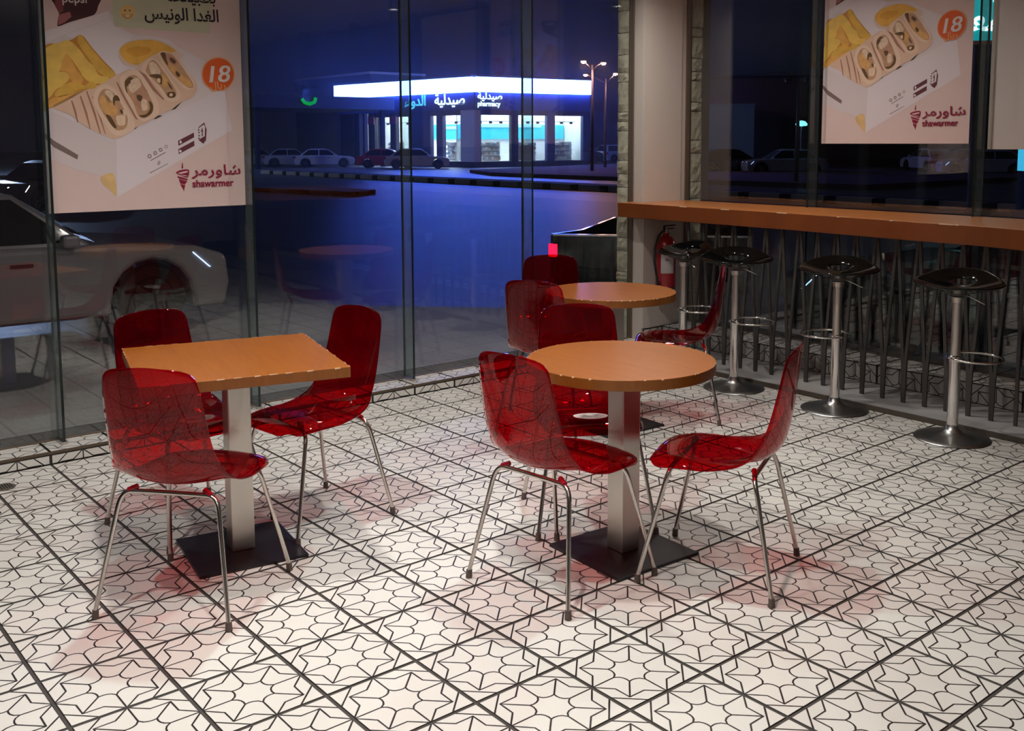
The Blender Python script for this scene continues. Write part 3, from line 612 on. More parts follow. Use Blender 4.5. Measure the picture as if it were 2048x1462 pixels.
MB().add(vs, [(2*k, 2*k+2, 2*k+3, 2*k+1) for k in range(4)], PRINTG).build('label_print', fe, True)
MB().tube([(0, 0, 0.42), (0, 0, 0.46)], 0.016, STEEL, 14).box(-0.012, 0.012, -0.02, 0.075, 0.452, 0.458, RUBBER).box(-0.010, 0.010, -0.02, 0.095, 0.475, 0.482, RUBBER).box(-0.008, 0.008, -0.024, -0.014, 0.445, 0.482, RUBBER).build('valve', fe)
hp = [(0, -0.012, 0.435), (0.01, -0.05, 0.44), (0.015, -0.10, 0.40), (0.015, -0.135, 0.32), (0.015, -0.138, 0.22), (0.015, -0.115, 0.12), (0.015, -0.095, 0.05)]
MB().tube(hp, 0.0085, RUBBER, 10).tube([(0.015, -0.097, 0.06), (0.015, -0.088, 0.015)], 0.013, RUBBER, 10, r1=0.010).build('hose', fe, True, auto=50)
MB().box(-0.088, -0.070, -0.02, 0.02, 0.25, 0.41, STEEL).box(-0.088, -0.02, -0.012, 0.012, 0.405, 0.412, STEEL).build('wall_bracket', fe)

# =================================================================== RED SHELL CHAIRS
def lerp_tab(tab, s):
    for k in range(len(tab)-1):
        if s <= tab[k+1][0]:
            f = (s-tab[k][0])/(tab[k+1][0]-tab[k][0]); 
            p0 = tab[max(k-1, 0)]; p1 = tab[k]; p2 = tab[k+1]; p3 = tab[min(k+2, len(tab)-1)]
            return [0.5*((2*b)+(-a+c)*f+(2*a-5*b+4*c-d)*f*f+(-a+3*b-3*c+d)*f**3) for a, b, c, d in zip(p0[1:], p1[1:], p2[1:], p3[1:])]
    return list(tab[-1][1:])
# s: y, z, half width, edge curl
PROF = [(0.0, -.270, .850, .158, .020), (1.0, -.262, .77, .167, .026), (2.0, -.250, .665, .175, .036), (3.0, -.236, .56, .183, .050), (4.0, -.212, .485, .194, .060),
        (5.0, -.165, .446, .203, .046), (6.0, -.095, .434, .213, .028), (7.0, .00, .434, .214, .016), (8.0, .086, .444, .208, .002), (9.0, .155, .449, .197, -.010), (9.7, .202, .444, .186, -.018), (10.1, .224, .433, .182, -.012), (10.35, .234, .410, .178, -.004)]
def chair_shell():
    mb = MB(); ns, ntt = 46, 16; smax = 10.35
    ss = [smax*k/ns for k in range(ns+1)]
    ss = [0.0, 0.03, 0.1, 0.22]+[q for q in ss if q > 0.35 and q < 9.95]+[10.05, 10.2, 10.3, 10.35]
    vs = []
    for s in ss:
        y, z, hw, cu = lerp_tab(PROF, s)
        e = 0.01
        a = lerp_tab(PROF, max(0, s-e)); b = lerp_tab(PROF, min(smax, s+e))
        ty, tz = b[0]-a[0], b[1]-a[1]; l = math.hypot(ty, tz) or 1; ty /= l; tz /= l
        ny, nz = -tz, ty                    # towards the sitter
        # rounded corners at both ends
        cut = 0
        d = s*0.072
        if d < 0.055: cut = 0.055*(1-math.sqrt(max(0, 1-(1-d/0.055)**2)))
        d2 = (smax-s)*0.075
        if d2 < 0.07: cut = 0.07*(1-math.sqrt(max(0, 1-(1-d2/0.07)**2)))
        hw -= cut*0.95
        for k in range(ntt+1):
            t = -1+2*k/ntt; t = math.sin(t*PI/2)*0.35+t*0.65
            c = cu*(t*t)*(hw/0.2)
            if s > 5: c -= 0.024*max(0, (abs(t)-0.78)/0.22)**2*min(1, (s-5)/2)*max(0, min(1, 1-(s-9.2)/1.1))
            arch = -0.012*(t*t)*max(0, 1-s/1.0)
            vs.append((t*hw, y+ny*c+ty*-arch*1.0, z+nz*c+tz*-arch*1.0))
    n = ntt+1
    fs = [(i*n+k, i*n+k+1, (i+1)*n+k+1, (i+1)*n+k) for i in range(len(ss)-1) for k in range(ntt)]
    mb.add(vs, fs, REDG); return mb
SX = {}
def make_chair(stick):
    r = empty('shell_chair')
    s_ = chair_shell().build('seat_shell', r, True)
    so = s_.modifiers.new('thick', 'SOLIDIFY'); so.thickness = 0.005; so.offset = 0
    for sy, yt, yb_ in ((1, 0.135, 0.235), (-1, -0.150, -0.235)):
        zt = 0.415 if sy > 0 else 0.408
        c0 = [(-0.135, yt, zt), (-0.06, yt, zt+0.001), (0.06, yt, zt+0.001), (0.135, yt, zt)]
        MB().tube(c0, 0.0085, LEGM, 10).build('cross_tube', r, True, auto=60)
        for sx in (-1, 1):
            bend = []
            P0, P1, P2 = Vector((0.135, yt, zt)), Vector((0.172, yt+0.004*sy, zt-0.002)), Vector((0.180, yt+0.018*sy, zt-0.055))
            for k in range(9):
                t = k/8; q = P0*(1-t)**2+P1*2*t*(1-t)+P2*t*t; bend.append(q)
            F = Vector((0.235, yb_, 0.020)); bend += [P2*(1-t)+F*t for t in (0.33, 0.66, 1)]
            lg = MB().tube([(sx*q.x, q.y, q.z) for q in bend], 0.0088, LEGM, 12, r1=0.0078).build('leg', r, True, auto=60)
            MB().tube([(sx*0.2335, yb_*0.993, 0.030), (sx*0.2350, yb_, 0.001)], 0.0105, FOOT, 12, r1=0.0115).build('foot_cap', lg, True, auto=60)
    for sx in (-1, 1):
        MB().tube([(sx*0.118, -0.143, 0.424), (sx*0.140, -0.150, 0.414), (sx*0.148, -0.151, 0.411)], 0.009, REDS, 10, r1=0.0095).build('seat_mount', r, True, auto=60)
        MB().tube([(sx*0.10, 0.120, 0.440), (sx*0.125, 0.132, 0.424)], 0.012, REDS, 10).build('seat_mount', r, True, auto=60)
    if stick:
        st_ = MB(); 
        def zz(x, y):
            best = min((abs(lerp_tab(PROF, q/20)[0]-y), q/20) for q in range(90, 207))
            p = lerp_tab(PROF, best[1]); return p[1]+p[3]*(x/p[2])**2+0.0042
        R_ = 0.070; cy = 0.075
        vs = [(0, cy, zz(0, cy))]; rings = 4; sg = 28
        for a in range(1, rings+1):
            for k in range(sg):
                x, y = R_*a/rings*math.cos(2*PI*k/sg), cy+R_*a/rings*math.sin(2*PI*k/sg); vs.append((x, y, zz(x, y)))
        fs = [(0, 1+k, 1+(k+1) % sg) for k in range(sg)]+[(1+(a-1)*sg+k, 1+a*sg+k, 1+a*sg+(k+1) % sg, 1+(a-1)*sg+(k+1) % sg) for a in range(1, rings) for k in range(sg)]
        st_.add(vs, fs, STICK)
        so_ = st_.build('seat_sticker', r, True); so_['label'] = 'round white sticker on the seat'
        rr = random.Random(2); pr = MB()
        for k in range(26):
            a0 = 2*PI*k/26; r0 = rr.uniform(0.018, 0.05); x, y = r0*math.cos(a0*1.7), cy+r0*math.sin(a0*1.7); w_, h_ = rr.uniform(.004, .012), rr.uniform(.0015, .003)
            pr.add([(x-w_, y-h_, zz(x, y)+.0006), (x+w_, y-h_, zz(x, y)+.0006), (x+w_, y+h_, zz(x, y)+.0006), (x-w_, y+h_, zz(x, y)+.0006)], [(0, 1, 2, 3)], STICKG)
        pr.build('sticker_print', so_)
    return r
cA = make_chair(False); cS = make_chair(True)
CH = [  # x, y (tiles), facing degrees, sticker, label
    (-3.90, -3.06, 129.5, 0, 'translucent red shell chair at the left front of the square table, back towards the camera'),
    (-6.12, -2.25, 10.0, 1, 'translucent red shell chair with white seat sticker behind the square table, beside the left window'),
    (-5.27, -0.85, -83.0, 0, 'translucent red shell chair at the right end of the square table'),
    (-1.54, 0.445, 96.5, 0, 'translucent red shell chair on the left side of the near round table, back to camera'),
    (-2.78, 2.02, -33.0, 1, 'translucent red shell chair with white seat sticker behind the near round table'),
    (-0.475, 2.05, 205.5, 0, 'translucent red shell chair on the right side of the near round table'),
    (-6.15, 4.42, 112.0, 0, 'translucent red shell chair on the left of the far round table'),
    (-7.87, 5.83, -41.0, 0, 'dark red shell chair behind the far round table, closest to the window glass'),
    (-5.62, 7.02, 222.0, 0, 'dark red shell chair on the right of the far round table, seen edge on')]
used = [False, False]
for (x, y, a, s_, l_) in CH:
    src = cS if s_ else cA
    o = src if not used[s_] else copy_tree(src); used[s_] = True
    tag(o, l_, 'chair', 'red shell chairs around the tables')
    o.location = (x*T, y*T, 0.0); o.rotation_euler.z = rad(a-90)

# =================================================================== TABLES
def pole_and_plate(r, dx, dy, rot):
    M = Matrix.Rotation(rad(rot), 4, 'Z')
    o = MB().box(-0.20, 0.20, -0.20, 0.20, 0.0, 0.012, BASEP).build('base_plate', r, bevel=0.002); o.location = (dx, dy, 0); o.rotation_euler.z = rad(rot)
    o = MB().box(-0.043, 0.043, -0.043, 0.043, 0.0125, 0.694, STEEL).build('column', r, bevel=0.003); o.location = (dx, dy, 0); o.rotation_euler.z = rad(rot)
    o = MB().box(-0.15, 0.15, -0.03, 0.03, 0.690, 0.6955, BASEP).box(-0.03, 0.03, -0.15, 0.15, 0.690, 0.6955, BASEP).build('top_bracket', r); o.location = (dx, dy, 0); o.rotation_euler.z = rad(rot)
def worn(mb, pts, z, seed, prob):
    r_ = random.Random(seed); n = len(pts)
    for k in range(n):
        if r_.random() < prob:
            a = Vector((*pts[k], 0)); b = Vector((*pts[(k+1) % n], 0)); f0 = r_.uniform(0, .5); f1 = f0+r_.uniform(.3, .5)
            p, q = a.lerp(b, f0), a.lerp(b, f1); nrm = Vector((b.y-a.y, a.x-b.x, 0)).normalized(); h = r_.uniform(0.0015, 0.006)
            mb.add([p+nrm*.0007+Z_*(z-h), q+nrm*.0007+Z_*(z-h*.6), q+nrm*.0007+Z_*(z+.0004), p+nrm*.0007+Z_*(z+.0004), p-nrm*.002+Z_*(z+.0004), q-nrm*.0012+Z_*(z+.0004)],
                   [(0, 1, 2, 3), (3, 2, 5, 4)], WORN)
sq = empty('square_table', 'square orange veneered table on a square steel column at the left', 'table', (-4.98*T, -2.09*T, 0), rad(-14.4))
hs = 0.362
MB().prism([(-hs, -hs), (hs, -hs), (hs, hs), (-hs, hs)], 0.696, 0.735, WOOD, WOODE).build('tabletop', sq, bevel=0.002)
pts = []
for a, b in (((-hs, -hs), (hs, -hs)), ((hs, -hs), (hs, hs)), ((hs, hs), (-hs, hs)), ((-hs, hs), (-hs, -hs))):
    for k in range(12): pts.append((a[0]+(b[0]-a[0])*k/12, a[1]+(b[1]-a[1])*k/12))
mb = MB(); worn(mb, pts, 0.735, 4, 0.8); mb.build('worn_edge_chip', sq)['kind'] = 'stuff'
d = Matrix.Rotation(rad(14.4), 2) @ Vector((0.20*T, -0.04*T))
pole_and_plate(sq, d.x, d.y, 14.4-9.5)
def round_table(x, y, seed, label, rot):
    r = empty('round_table', label, 'table', (x*T, y*T, 0), group='round orange tables')
    n = 96; R_ = 1.175*T; pl_ = [(R_*math.cos(2*PI*k/n), R_*math.sin(2*PI*k/n)) for k in range(n)]
    MB().prism(pl_, 0.696, 0.735, WOOD, WOODE).build('tabletop', r, bevel=0.002)
    mb = MB(); worn(mb, pl_, 0.735, seed, 0.33); mb.build('worn_edge_chip', r)['kind'] = 'stuff'
    pole_and_plate(r, 0.03, -0.01, rot); return r
round_table(-1.71, 1.58, 8, 'round orange veneered table nearest the camera, right of centre', -3.5)
round_table(-5.93, 5.57, 9, 'far round orange table in front of the corner pillar', -3.5)

# =================================================================== POSTERS
PC = dict(sheet=(0.66, 0.51, 0.49), box=(0.66, 0.58, 0.60), boxlit=(0.68, 0.61, 0.65), boxsh=(0.62, 0.54, 0.56), boxrim=(0.72, 0.64, 0.67), boxin=(0.72, 0.65, 0.69),
          fryd=(0.55, 0.24, 0.045), fry1=(0.68, 0.40, 0.07), fry2=(0.76, 0.50, 0.11), fry3=(0.70, 0.36, 0.08), rim=(0.66, 0.50, 0.42), sauce=(0.72, 0.40, 0.075), sauced=(0.64, 0.32, 0.05),
          wrap=(0.68, 0.47, 0.35), wrapl=(0.74, 0.55, 0.42), fill=(0.50, 0.29, 0.17), fillo=(0.66, 0.36, 0.13), filll=(0.72, 0.55, 0.40), filld=(0.13, 0.07, 0.03), fills=(0.48, 0.25, 0.17), seam=(0.36, 0.17, 0.12), dark=(0.06, 0.04, 0.025),
          fryp=(0.66, 0.44, 0.20), bar=(0.20, 0.14, 0.13), badge=(0.66, 0.105, 0.018), badgerim=(0.72, 0.34, 0.16), maroon=(0.13, 0.035, 0.05), white=(0.72, 0.65, 0.64), grayp=(0.22, 0.15, 0.16), lgray=(0.42, 0.33, 0.34), logo=(0.25, 0.012, 0.045),
          bottle=(0.055, 0.018, 0.02), bottlel=(0.36, 0.12, 0.12), bottler=(0.22, 0.05, 0.06), card=(0.52, 0.52, 0.38), facey=(0.72, 0.50, 0.20), faceo=(0.55, 0.33, 0.13), faceb=(0.70, 0.60, 0.45), ink=(0.02, 0.015, 0.02))
PMAT = {}
def pc(k):
    if k not in PMAT: PMAT[k] = pm('poster_'+k, PC[k], 0.5, spec=0.3, var=0.28 if k[:2] in ('fi', 'fr', 'sa') else 0.10 if k[:2] in ('wr',) else 0.0, vscale=38 if k[:2] == 'fi' else 16)
    return PMAT[k]
def smooth_poly(p):
    out = []; n = len(p)
    for i in range(n):
        a, b, c, d = p[i-1], p[i], p[(i+1) % n], p[(i+2) % n]
        for f in (0, .25, .5, .75):
            out.append(tuple(0.5*((2*B)+(-A+C_)*f+(2*A-5*B+4*C_-D)*f*f+(-A+3*B-3*C_+D)*f**3) for A, B, C_, D in zip(a, b, c, d)))
    return out
ART_PARTS = {'fr': 'fries_print', 'sa': 'sauce_print', 'wr': 'wrap_print', 'fi': 'wrap_print', 'se': 'wrap_print', 'da': 'wrap_print', 'bo': 'box_print', 'ba': 'badge_print', 'ma': 'emblem_print', 'wh': 'emblem_print', 'lo': 'logo_print', 'sh': 'logo_print', 'ca': 'card_print', 'fa': 'card_print', 'gr': 'emblem_print', 'lg': 'emblem_print', 'ri': 'sauce_print'}
PW, PH = 1.023, 1.32
def food_poster(name, clip_left):
    r = MB().box(0, PW, 0, PH, -0.0012, 0.0, pc('sheet')).build(name)
    groups = {}
    for col, layer, sm, pts in ART:
        pts = [(min(max(x/1000, clip_left), PW-0.001), min(max(y/1000, 0.001), PH-0.001)) for x, y in (smooth_poly(pts) if sm else pts)]
        q = []
        for p in pts:
            if not q or (abs(p[0]-q[-1][0])+abs(p[1]-q[-1][1])) > 1e-4: q.append(p)
        if len(q) < 3: continue
        gname = 'bottle_print' if col.startswith('bottle') else 'text_bar_print' if col == 'bar' else ART_PARTS.get(col[:2], 'emblem_print')
        MB().add([(x, y, 0.0004*layer) for x, y in q], [tuple(range(len(q)))], pc(col)).build(gname, r)
    def Tm(x, y, ang, l=12): return Matrix.Translation((x/1000, y/1000, 0.0004*l)) @ Matrix.Rotation(rad(ang), 4, 'Z')
    text('18', 0.125, pc('white'), 'price_lettering', r, Tm(808, 662, 4, 14), shear=0.2, fat=0.0, sx=1.12)
    text('18', 0.125, pc('white'), 'price_lettering', r, Tm(814, 662, 4, 15), shear=0.2, fat=0.0, sx=1.12)
    text('\ufedd\ufe8e\ufef3\ufead', 0.055, pc('badgerim'), 'price_lettering', r, Tm(840, 628, 4), fat=0.0008)
    text('\ufeae\ufee3\ufead\ufeed\ufe8e\ufeb7', 0.075, pc('logo'), 'logo_lettering', r, Tm(726, 171, 0), fat=0.0012, sx=1.30)
    text('shawarmer', 0.055, pc('logo'), 'logo_lettering', r, Tm(722, 108, 0), fat=0.0006, sx=0.93)
    text('shawarmer', 0.055, pc('logo'), 'logo_lettering', r, Tm(724, 108, 0, 13), fat=0.0006, sx=0.93)
    text('\ufeb2\ufef4\ufee7\ufeee\ufedf\ufe8d \ufe8d\ufeaa\ufed0\ufedf\ufe8d', 0.088, pc('ink'), 'card_lettering', r, Tm(505, 975, 1.5, 8), fat=0.0015, sx=0.92)
    text('\ufe96\ufecc\ufef4\ufe92\ufec4\ufe91', 0.088, pc('ink'), 'card_lettering', r, Tm(622, 1075, 1.5, 8), fat=0.0015, sx=0.92)
    text('pepsi', 0.058, pc('white'), 'bottle_lettering', r, Tm(108, 1024, 3, 6), fat=0.0006)
    return r
p1 = food_poster('window_poster', 0.001)
p1.matrix_world = Matrix(((0, 0, 1, -10.59*T), (1, 0, 0, -2.68*T), (0, 1, 0, 4.0*T), (0, 0, 0, 1)))
tag(p1, 'large food poster of wraps and fries priced 18 on the left window', 'poster', 'food posters on the windows')
p2 = copy_tree(p1)
p2.matrix_world = Matrix(((1, 0, 0, -6.31*T), (0, 0, -1, YG-0.012), (0, 1, 0, 5.08*T), (0, 0, 0, 1)))
tag(p2, 'food poster of wraps and fries priced 18 on the right window above the bar', 'poster', 'food posters on the windows')
p3 = MB().box(0, 1.02, 0, 1.3, -0.0012, 0, pm('poster_plain', (0.60, 0.56, 0.54), 0.5)).build('window_poster')
p3.matrix_world = Matrix(((1, 0, 0, -2.52*T), (0, 0, -1, YG-0.012), (0, 1, 0, 4.97*T), (0, 0, 0, 1)))
MB().add([(0.235, 0.50, .0006), (0.30, 0.53, .0006), (0.34, 0.60, .0006), (0.28, 0.58, .0006)], [(0, 1, 2, 3)], pc('lgray')).build('print_mark', p3)
tag(p3, 'plain white poster at the right edge of the photo, beside the food poster', 'poster')

# =================================================================== OUTSIDE: GROUND
ZG = -0.40
gr = MB().box(-220, 120, 4.1, 260, ZG-0.3, ZG, ASPH).box(-220, -3.43, -90, 4.1, ZG-0.3, ZG, ASPH).build('road'); tag(gr, kind='structure')
pv = [(-3.43, -30), (-5.4, -30), (-5.4, -0.4), (-7.88, 2.49), (-6.88, 3.35), (-4.6, 5.6), (-2.0, 5.9), (14, 5.9), (14, 4.03), (-3.24, 4.03), (-3.43, 4.03)]
pvo = MB().prism(pv, ZG+0.001, -0.15, PAVE).build('pavement', bevel=0.02); tag(pvo, kind='structure')
def kerb(name, p0, p1, n, w=0.22, h=0.16, blen=None, first=0, label=''):
    p0, p1 = Vector((*p0, 0)), Vector((*p1, 0)); L_ = (p1-p0).length; d = (p1-p0)/L_; a = math.atan2(d.y, d.x)
    e = empty(name, label, 'kerb', (p0.x, p0.y, ZG), a)
    proto = {}
    for k in range(n):
        mt = KW if (k+first) % 2 == 0 else KB; l = L_/n
        if mt not in proto:
            proto[mt] = MB().box(0.02, l-0.02, -w/2, w/2, 0, h, mt).build('kerb_stone', e, bevel=0.02); o = proto[mt]
        else:
            o = proto[mt].copy(); COL.objects.link(o); o.parent = e
        o.location = (k*l, 0, 0.001)
    return e
def kerb2(name, x0, x1, y, wl, bl, label, h=0.18, z=0):
    e = empty(name, label, 'kerb', (x0, y, ZG)); x = x0; pr = {}
    k = 0
    while x < x1:
        l, mt = (wl, KW) if k % 2 == 0 else (bl, KB)
        if k % 2 not in pr: pr[k % 2] = MB().box(0.015, l-0.015, -0.15, 0.15, 0, h, mt).build('kerb_stone', e, bevel=0.02); o = pr[k % 2]
        else: o = pr[k % 2].copy(); COL.objects.link(o); o.parent = e
        o.location = (x-x0, 0, 0.001); x += l; k += 1
    return e
kerb2('striped_kerb', -56.0, 24.0, 25.5, 1.25, 0.42, 'long black and white striped kerb across the road outside', h=0.22)
med = MB().box(-56.0, 24.0, 25.66, 27.4, ZG+0.001, ZG+0.17, DARKB).build('median_strip'); tag(med, kind='structure')
kerb('striped_kerb', (-46, 13.2), (-29.8, 16.5), 14, label='black and white kerb of the traffic island on the left of the road')
isl = MB().prism([(-46, 13.4), (-29.8, 16.7), (-30.8, 18.0), (-47, 17.0)], ZG+0.001, ZG+0.15, DARKB).build('traffic_island'); tag(isl, kind='structure')
isl = MB().prism([(-48.2, 35.4), (-43, 33.0), (-34, 33.0), (-20, 33.5), (-20, 52), (-53, 52.5), (-51.5, 46)], ZG+0.001, ZG+0.20, pm('planted_island', (0.10, 0.05, 0.05), 0.9)).build('traffic_island'); tag(isl, kind='structure')

# =================================================================== PHARMACY ACROSS THE ROAD
ph = empty('pharmacy_building', 'bright corner pharmacy with white light band and lit shop windows across the road', 'building', (-57.7, 43.0, ZG))
A_, B_, C2_ = Vector((-74.4, 41.2)), Vector((-57.7, 43.0)), Vector((-56.35, 53.2))
O2 = Vector((-57.7, 43.0))
def wall_frame(P, Q):
    """matrix of a facade: x along P->Q, y inwards (behind), z up; origin at P on the ground"""
    d = (Q-P).normalized(); n = Vector((-d.y, d.x))
    m_ = Matrix(((d.x, n.x, 0, P.x-O2.x), (d.y, n.y, 0, P.y-O2.y), (0, 0, 1, 0), (0, 0, 0, 1))); return m_
FA, FB = wall_frame(A_, B_), wall_frame(B_, C2_)
LA, LB = (B_-A_).length, (C2_-B_).length
def pb(name, M, args, mat, parent=ph, **k):
    o = MB().box(*args, mat).build(name, parent, **k); o.matrix_local = M; return o
H0 = 0.42                # plinth top above ground
for M, Ln, nm in ((FA, LA, 'a'), (FB, LB, 'b')):
    pb('plinth', M, (0, Ln, 0.0, 9.0 if nm == 'a' else 0.6, 0, H0), DARKB)
    pb('light_band', M, (0.0, Ln, -0.35, 0.10, 5.50, 6.55), FASC)
    pb('sign_panel', M, (0.0, Ln, -0.10, 0.25, 4.20, 5.48), NAVY)
    pb('roof_edge', M, (-0.1, Ln+0.1, -0.45, 0.6, 6.57, 6.72), CSILV)
pb('back_wall', FA, (0, LA-2.5, 4.9, 5.1, H0, 4.74), SHOPW)
pb('shop_floor', FA, (0, LA, 0.2, 7.4, H0, H0+0.04), SHOPW)
pb('ceiling_light_panel', FA, (0.3, LA-0.3, 0.4, 7.3, 4.75, 4.80), SHOPL)
pb('roof', FA, (0, LA+0.4, 0.3, 8.0, 5.5, 5.7), DARKB)
pb('lit_display_band', FA, (5.5, LA-3, 4.75, 4.85, 2.1, 3.3), TURQ)
pb('lit_display_band', FA, (8.0, LA-3.5, 4.65, 4.7, 2.9, 3.15), TURL)
pb('lit_display_band', FB, (0.4, LB-0.2, 3.3, 3.4, 2.1, 3.2), TURQ)
pb('lit_display_band', FB, (2.0, LB-2.4, 3.2, 3.28, 3.0, 3.25), TURL)
pb('side_wall', FB, (LB-0.06, LB-0.01, 0.3, 3.6, H0, 4.8), SHOPW)
pb('inner_wall', FB, (0.4, LB-0.1, 3.45, 3.6, H0, 4.8), SHOPW)
pb('ceiling_light_panel', FB, (0.2, LB-0.1, 0.3, 3.3, 4.78, 4.82), SHOPL)
# facade A piers (fractions measured along the wall) and windows
def atA(px):             # facade position of a photographed column, computed once from the survey of the site
    return px
piersA = [(0.0, 0.25, NAVY), (2.05, 2.2, DARKB), (3.0, 3.3, SHOPW), (3.7, 4.1, SHOPW), (4.25, 5.05, DARKB), (7.05, 7.75, DARKB), (9.3, 11.9, NAVY), (12.6, 13.3, NAVY), (15.3, 16.8, SHOPW)]
for a, b, mt in piersA: pb('pier', FA, (a, b, -0.05, 0.3, H0, 4.2), mt)
for a, b in ((0.25, 2.05), (2.2, 3.0), (3.3, 3.7)): pb('window_pane', FA, (a, b, 0.1, 0.14, H0, 4.2), CWIN)
for a, b in ((5.05, 7.05), (7.75, 9.3), (11.9, 12.6), (13.3, 15.3)):
    pb('window_pane', FA, (a, b, 0.1, 0.13, H0, 3.85), GLASS); pb('window_head', FA, (a, b, 0.02, 0.2, 3.85, 4.2), BROWNB)
piersB = [(0.0, 0.45, SHOPW), (0.45, 0.5, NAVY), (3.1, 3.7, DARKB), (6.3, 7.0, NAVY), (9.65, 10.29, NAVY)]
for a, b, mt in piersB: pb('pier', FB, (a, b, -0.05, 0.3, H0, 4.2), mt)
for a, b in ((0.5, 3.1), (3.7, 6.3), (7.0, 9.65)):
    pb('window_pane', FB, (a, b, 0.1, 0.13, H0, 3.85), GLASS); pb('window_head', FB, (a, b, 0.02, 0.2, 3.85, 4.2), BROWNB)
pb('poster_panel', FB, (3.8, 5.0, 0.02, 0.06, H0+0.1, 1.6), pm('yellow_panel', (0.55, 0.50, 0.30), 0.7))
for (a, M) in ((4.25, FA), (7.05, FA)): pb('red_sign', M, (a, a+0.8, -0.12, -0.06, 3.3, 3.95), CRED)
SHC = [pm('goods_white', (0.8, 0.78, 0.76), 0.7), pm('goods_brown', (0.40, 0.30, 0.25), 0.7), pm('goods_blue', (0.35, 0.5, 0.65), 0.7), pm('goods_cream', (0.75, 0.68, 0.6), 0.7)]
rg = random.Random(11)
def gondola(M, x0, x1, y):
    e = MB()
    for k in range(4): e.box(x0, x1, y, y+0.4, H0+0.1+k*0.36, H0+0.13+k*0.36, SHOPW)
    e.box(x0, x1, y+0.18, y+0.22, H0, H0+1.45, SHOPW)
    o = e.build('shelf_unit', ph); o.matrix_local = M
    for k in range(4):
        g2 = MB(); x = x0+0.03
        while x < x1-0.2:
            w_ = rg.uniform(0.10, 0.3); g2.box(x, x+w_*0.85, y+0.02, y+0.16, H0+0.135+k*0.36, H0+0.135+k*0.36+rg.uniform(0.12, 0.26), rg.choice(SHC)); x += w_
        q = g2.build('goods', o); q['kind'] = 'stuff'
gondola(FA, 5.1, 7.0, 1.2); gondola(FA, 7.8, 9.2, 1.6); gondola(FA, 11.9, 15.2, 1.5); gondola(FB, 0.6, 3.0, 1.3); gondola(FB, 3.9, 6.2, 1.3); gondola(FB, 7.1, 9.6, 1.3)
for M, xs in ((FA, (5.5, 6.1, 6.7, 8.0, 8.8, 13.7, 14.6)), (FB, (1.0, 1.9, 2.8, 4.1, 5.2, 6.1, 7.4, 8.3, 9.2))):
    for x in xs:
        pb('track_spotlight', M, (x-0.10, x+0.10, 0.9, 1.05, 3.25, 3.40), DARKB)
    pb('light_track', M, (xs[0]-0.4, xs[-1]+0.4, 0.95, 0.98, 3.40, 3.43), DARKB)
def ftxt(body, size, mat, M, x, z, sx=1.0, fat=0.02):
    Mt = M @ Matrix(((1, 0, 0, x), (0, 0, -1, -0.16), (0, 1, 0, z), (0, 0, 0, 1)))
    return text(body, size, mat, 'sign_lettering', ph, Mt, fat=fat, depth=0.02, sx=sx)
ftxt('\ufe94\ufef4\ufedf\ufeaa\ufef4\ufebb', 1.05, SIGNW, FA, 12.55, 4.66, 1.1)
ftxt('\ufe80\ufe8d\ufeed\ufeaa\ufedf\ufe8d', 1.05, SIGNT, FA, 9.0, 4.66, 1.15)
ftxt('\ufe94\ufef4\ufedf\ufeaa\ufef4\ufebb', 0.72, SIGNW, FB, 0.15, 4.98, 1.0, 0.015)
ftxt('pharmacy', 0.52, SIGNW, FB, 0.15, 4.48, 0.95, 0.012)
# canopy of the neighbouring forecourt, left of the shop
cn = empty('forecourt_canopy', 'dark flat forecourt canopy left of the pharmacy with a small green emblem', 'canopy', (-66, 30, ZG))
MB().box(-9.5, 0.6, -0.5, 11.0, 4.35, 5.25, DARKB).build('roof_slab', cn); MB().box(0.6, 0.7, -0.5, 11.0, 4.35, 5.25, pm('dim_fascia', (0.07, 0.07, 0.09), 0.6)).build('fascia', cn)
MB().box(-0.2, 0.1, -0.2, 0.1, 0, 4.35, DARKB).build('post', cn); MB().box(-0.2, 0.1, 10.2, 10.5, 0, 4.35, DARKB).build('post', cn)
mb = MB(); mb.tube([(0.78, 3.1, 5.0), (0.78, 3.3, 4.75), (0.78, 3.7, 4.65), (0.78, 4.1, 4.8), (0.78, 4.2, 5.1)], 0.13, GREENL, 8); mb.build('lit_emblem', cn)
# upper block behind the shop
ub = empty('roof_block', 'dark upper block rising behind the left end of the pharmacy light band', 'building', (-86, 47.5, ZG))
MB().box(-8, 6.5, 0, 6, 0, 8.1, pm('upper_block', (0.03, 0.03, 0.04), 0.8)).build('wall', ub); MB().box(-8.1, 6.6, -0.1, 6.1, 8.1, 8.3, pm('upper_coping', (0.3, 0.3, 0.32), 0.8)).build('coping', ub)

# =================================================================== STREET LAMPS
def lamp(name, base, h, heads, label, lens, pm_=POLE):
    e = empty(name, label, 'street lamp', (base[0], base[1], ZG))
    MB().tube([(0, 0, 0), (0, 0, h)], 0.11, pm_, 10, r1=0.05).build('pole', e, True)
    for hx, hy, hz in heads:
        MB().tube([(0, 0, h-0.3), (hx*0.5, hy*0.5, h+0.02), (hx, hy, hz)], 0.035, pm_, 8).build('arm', e, True)
        q = MB().lathe([(0.0, 0.07), (0.12, 0.05), (0.2, 0.0), (0.12, -0.03), (0.0, -0.04)], pm_, 14).build('lamp_head', e, True, loc=(hx, hy, hz))
        MB().lathe([(0.0, -0.16), (0.09, -0.14), (0.16, -0.05), (0.0, -0.04)], lens, 14).build('lens', q, True)
    return e
lamp('street_lamp', (-41.30, 39.16), 6.3, [(-0.36, -0.37, 6.55), (0.44, 0.46, 6.45)], 'tall twin street lamp with warm lit heads right of the pharmacy', LAMPW)
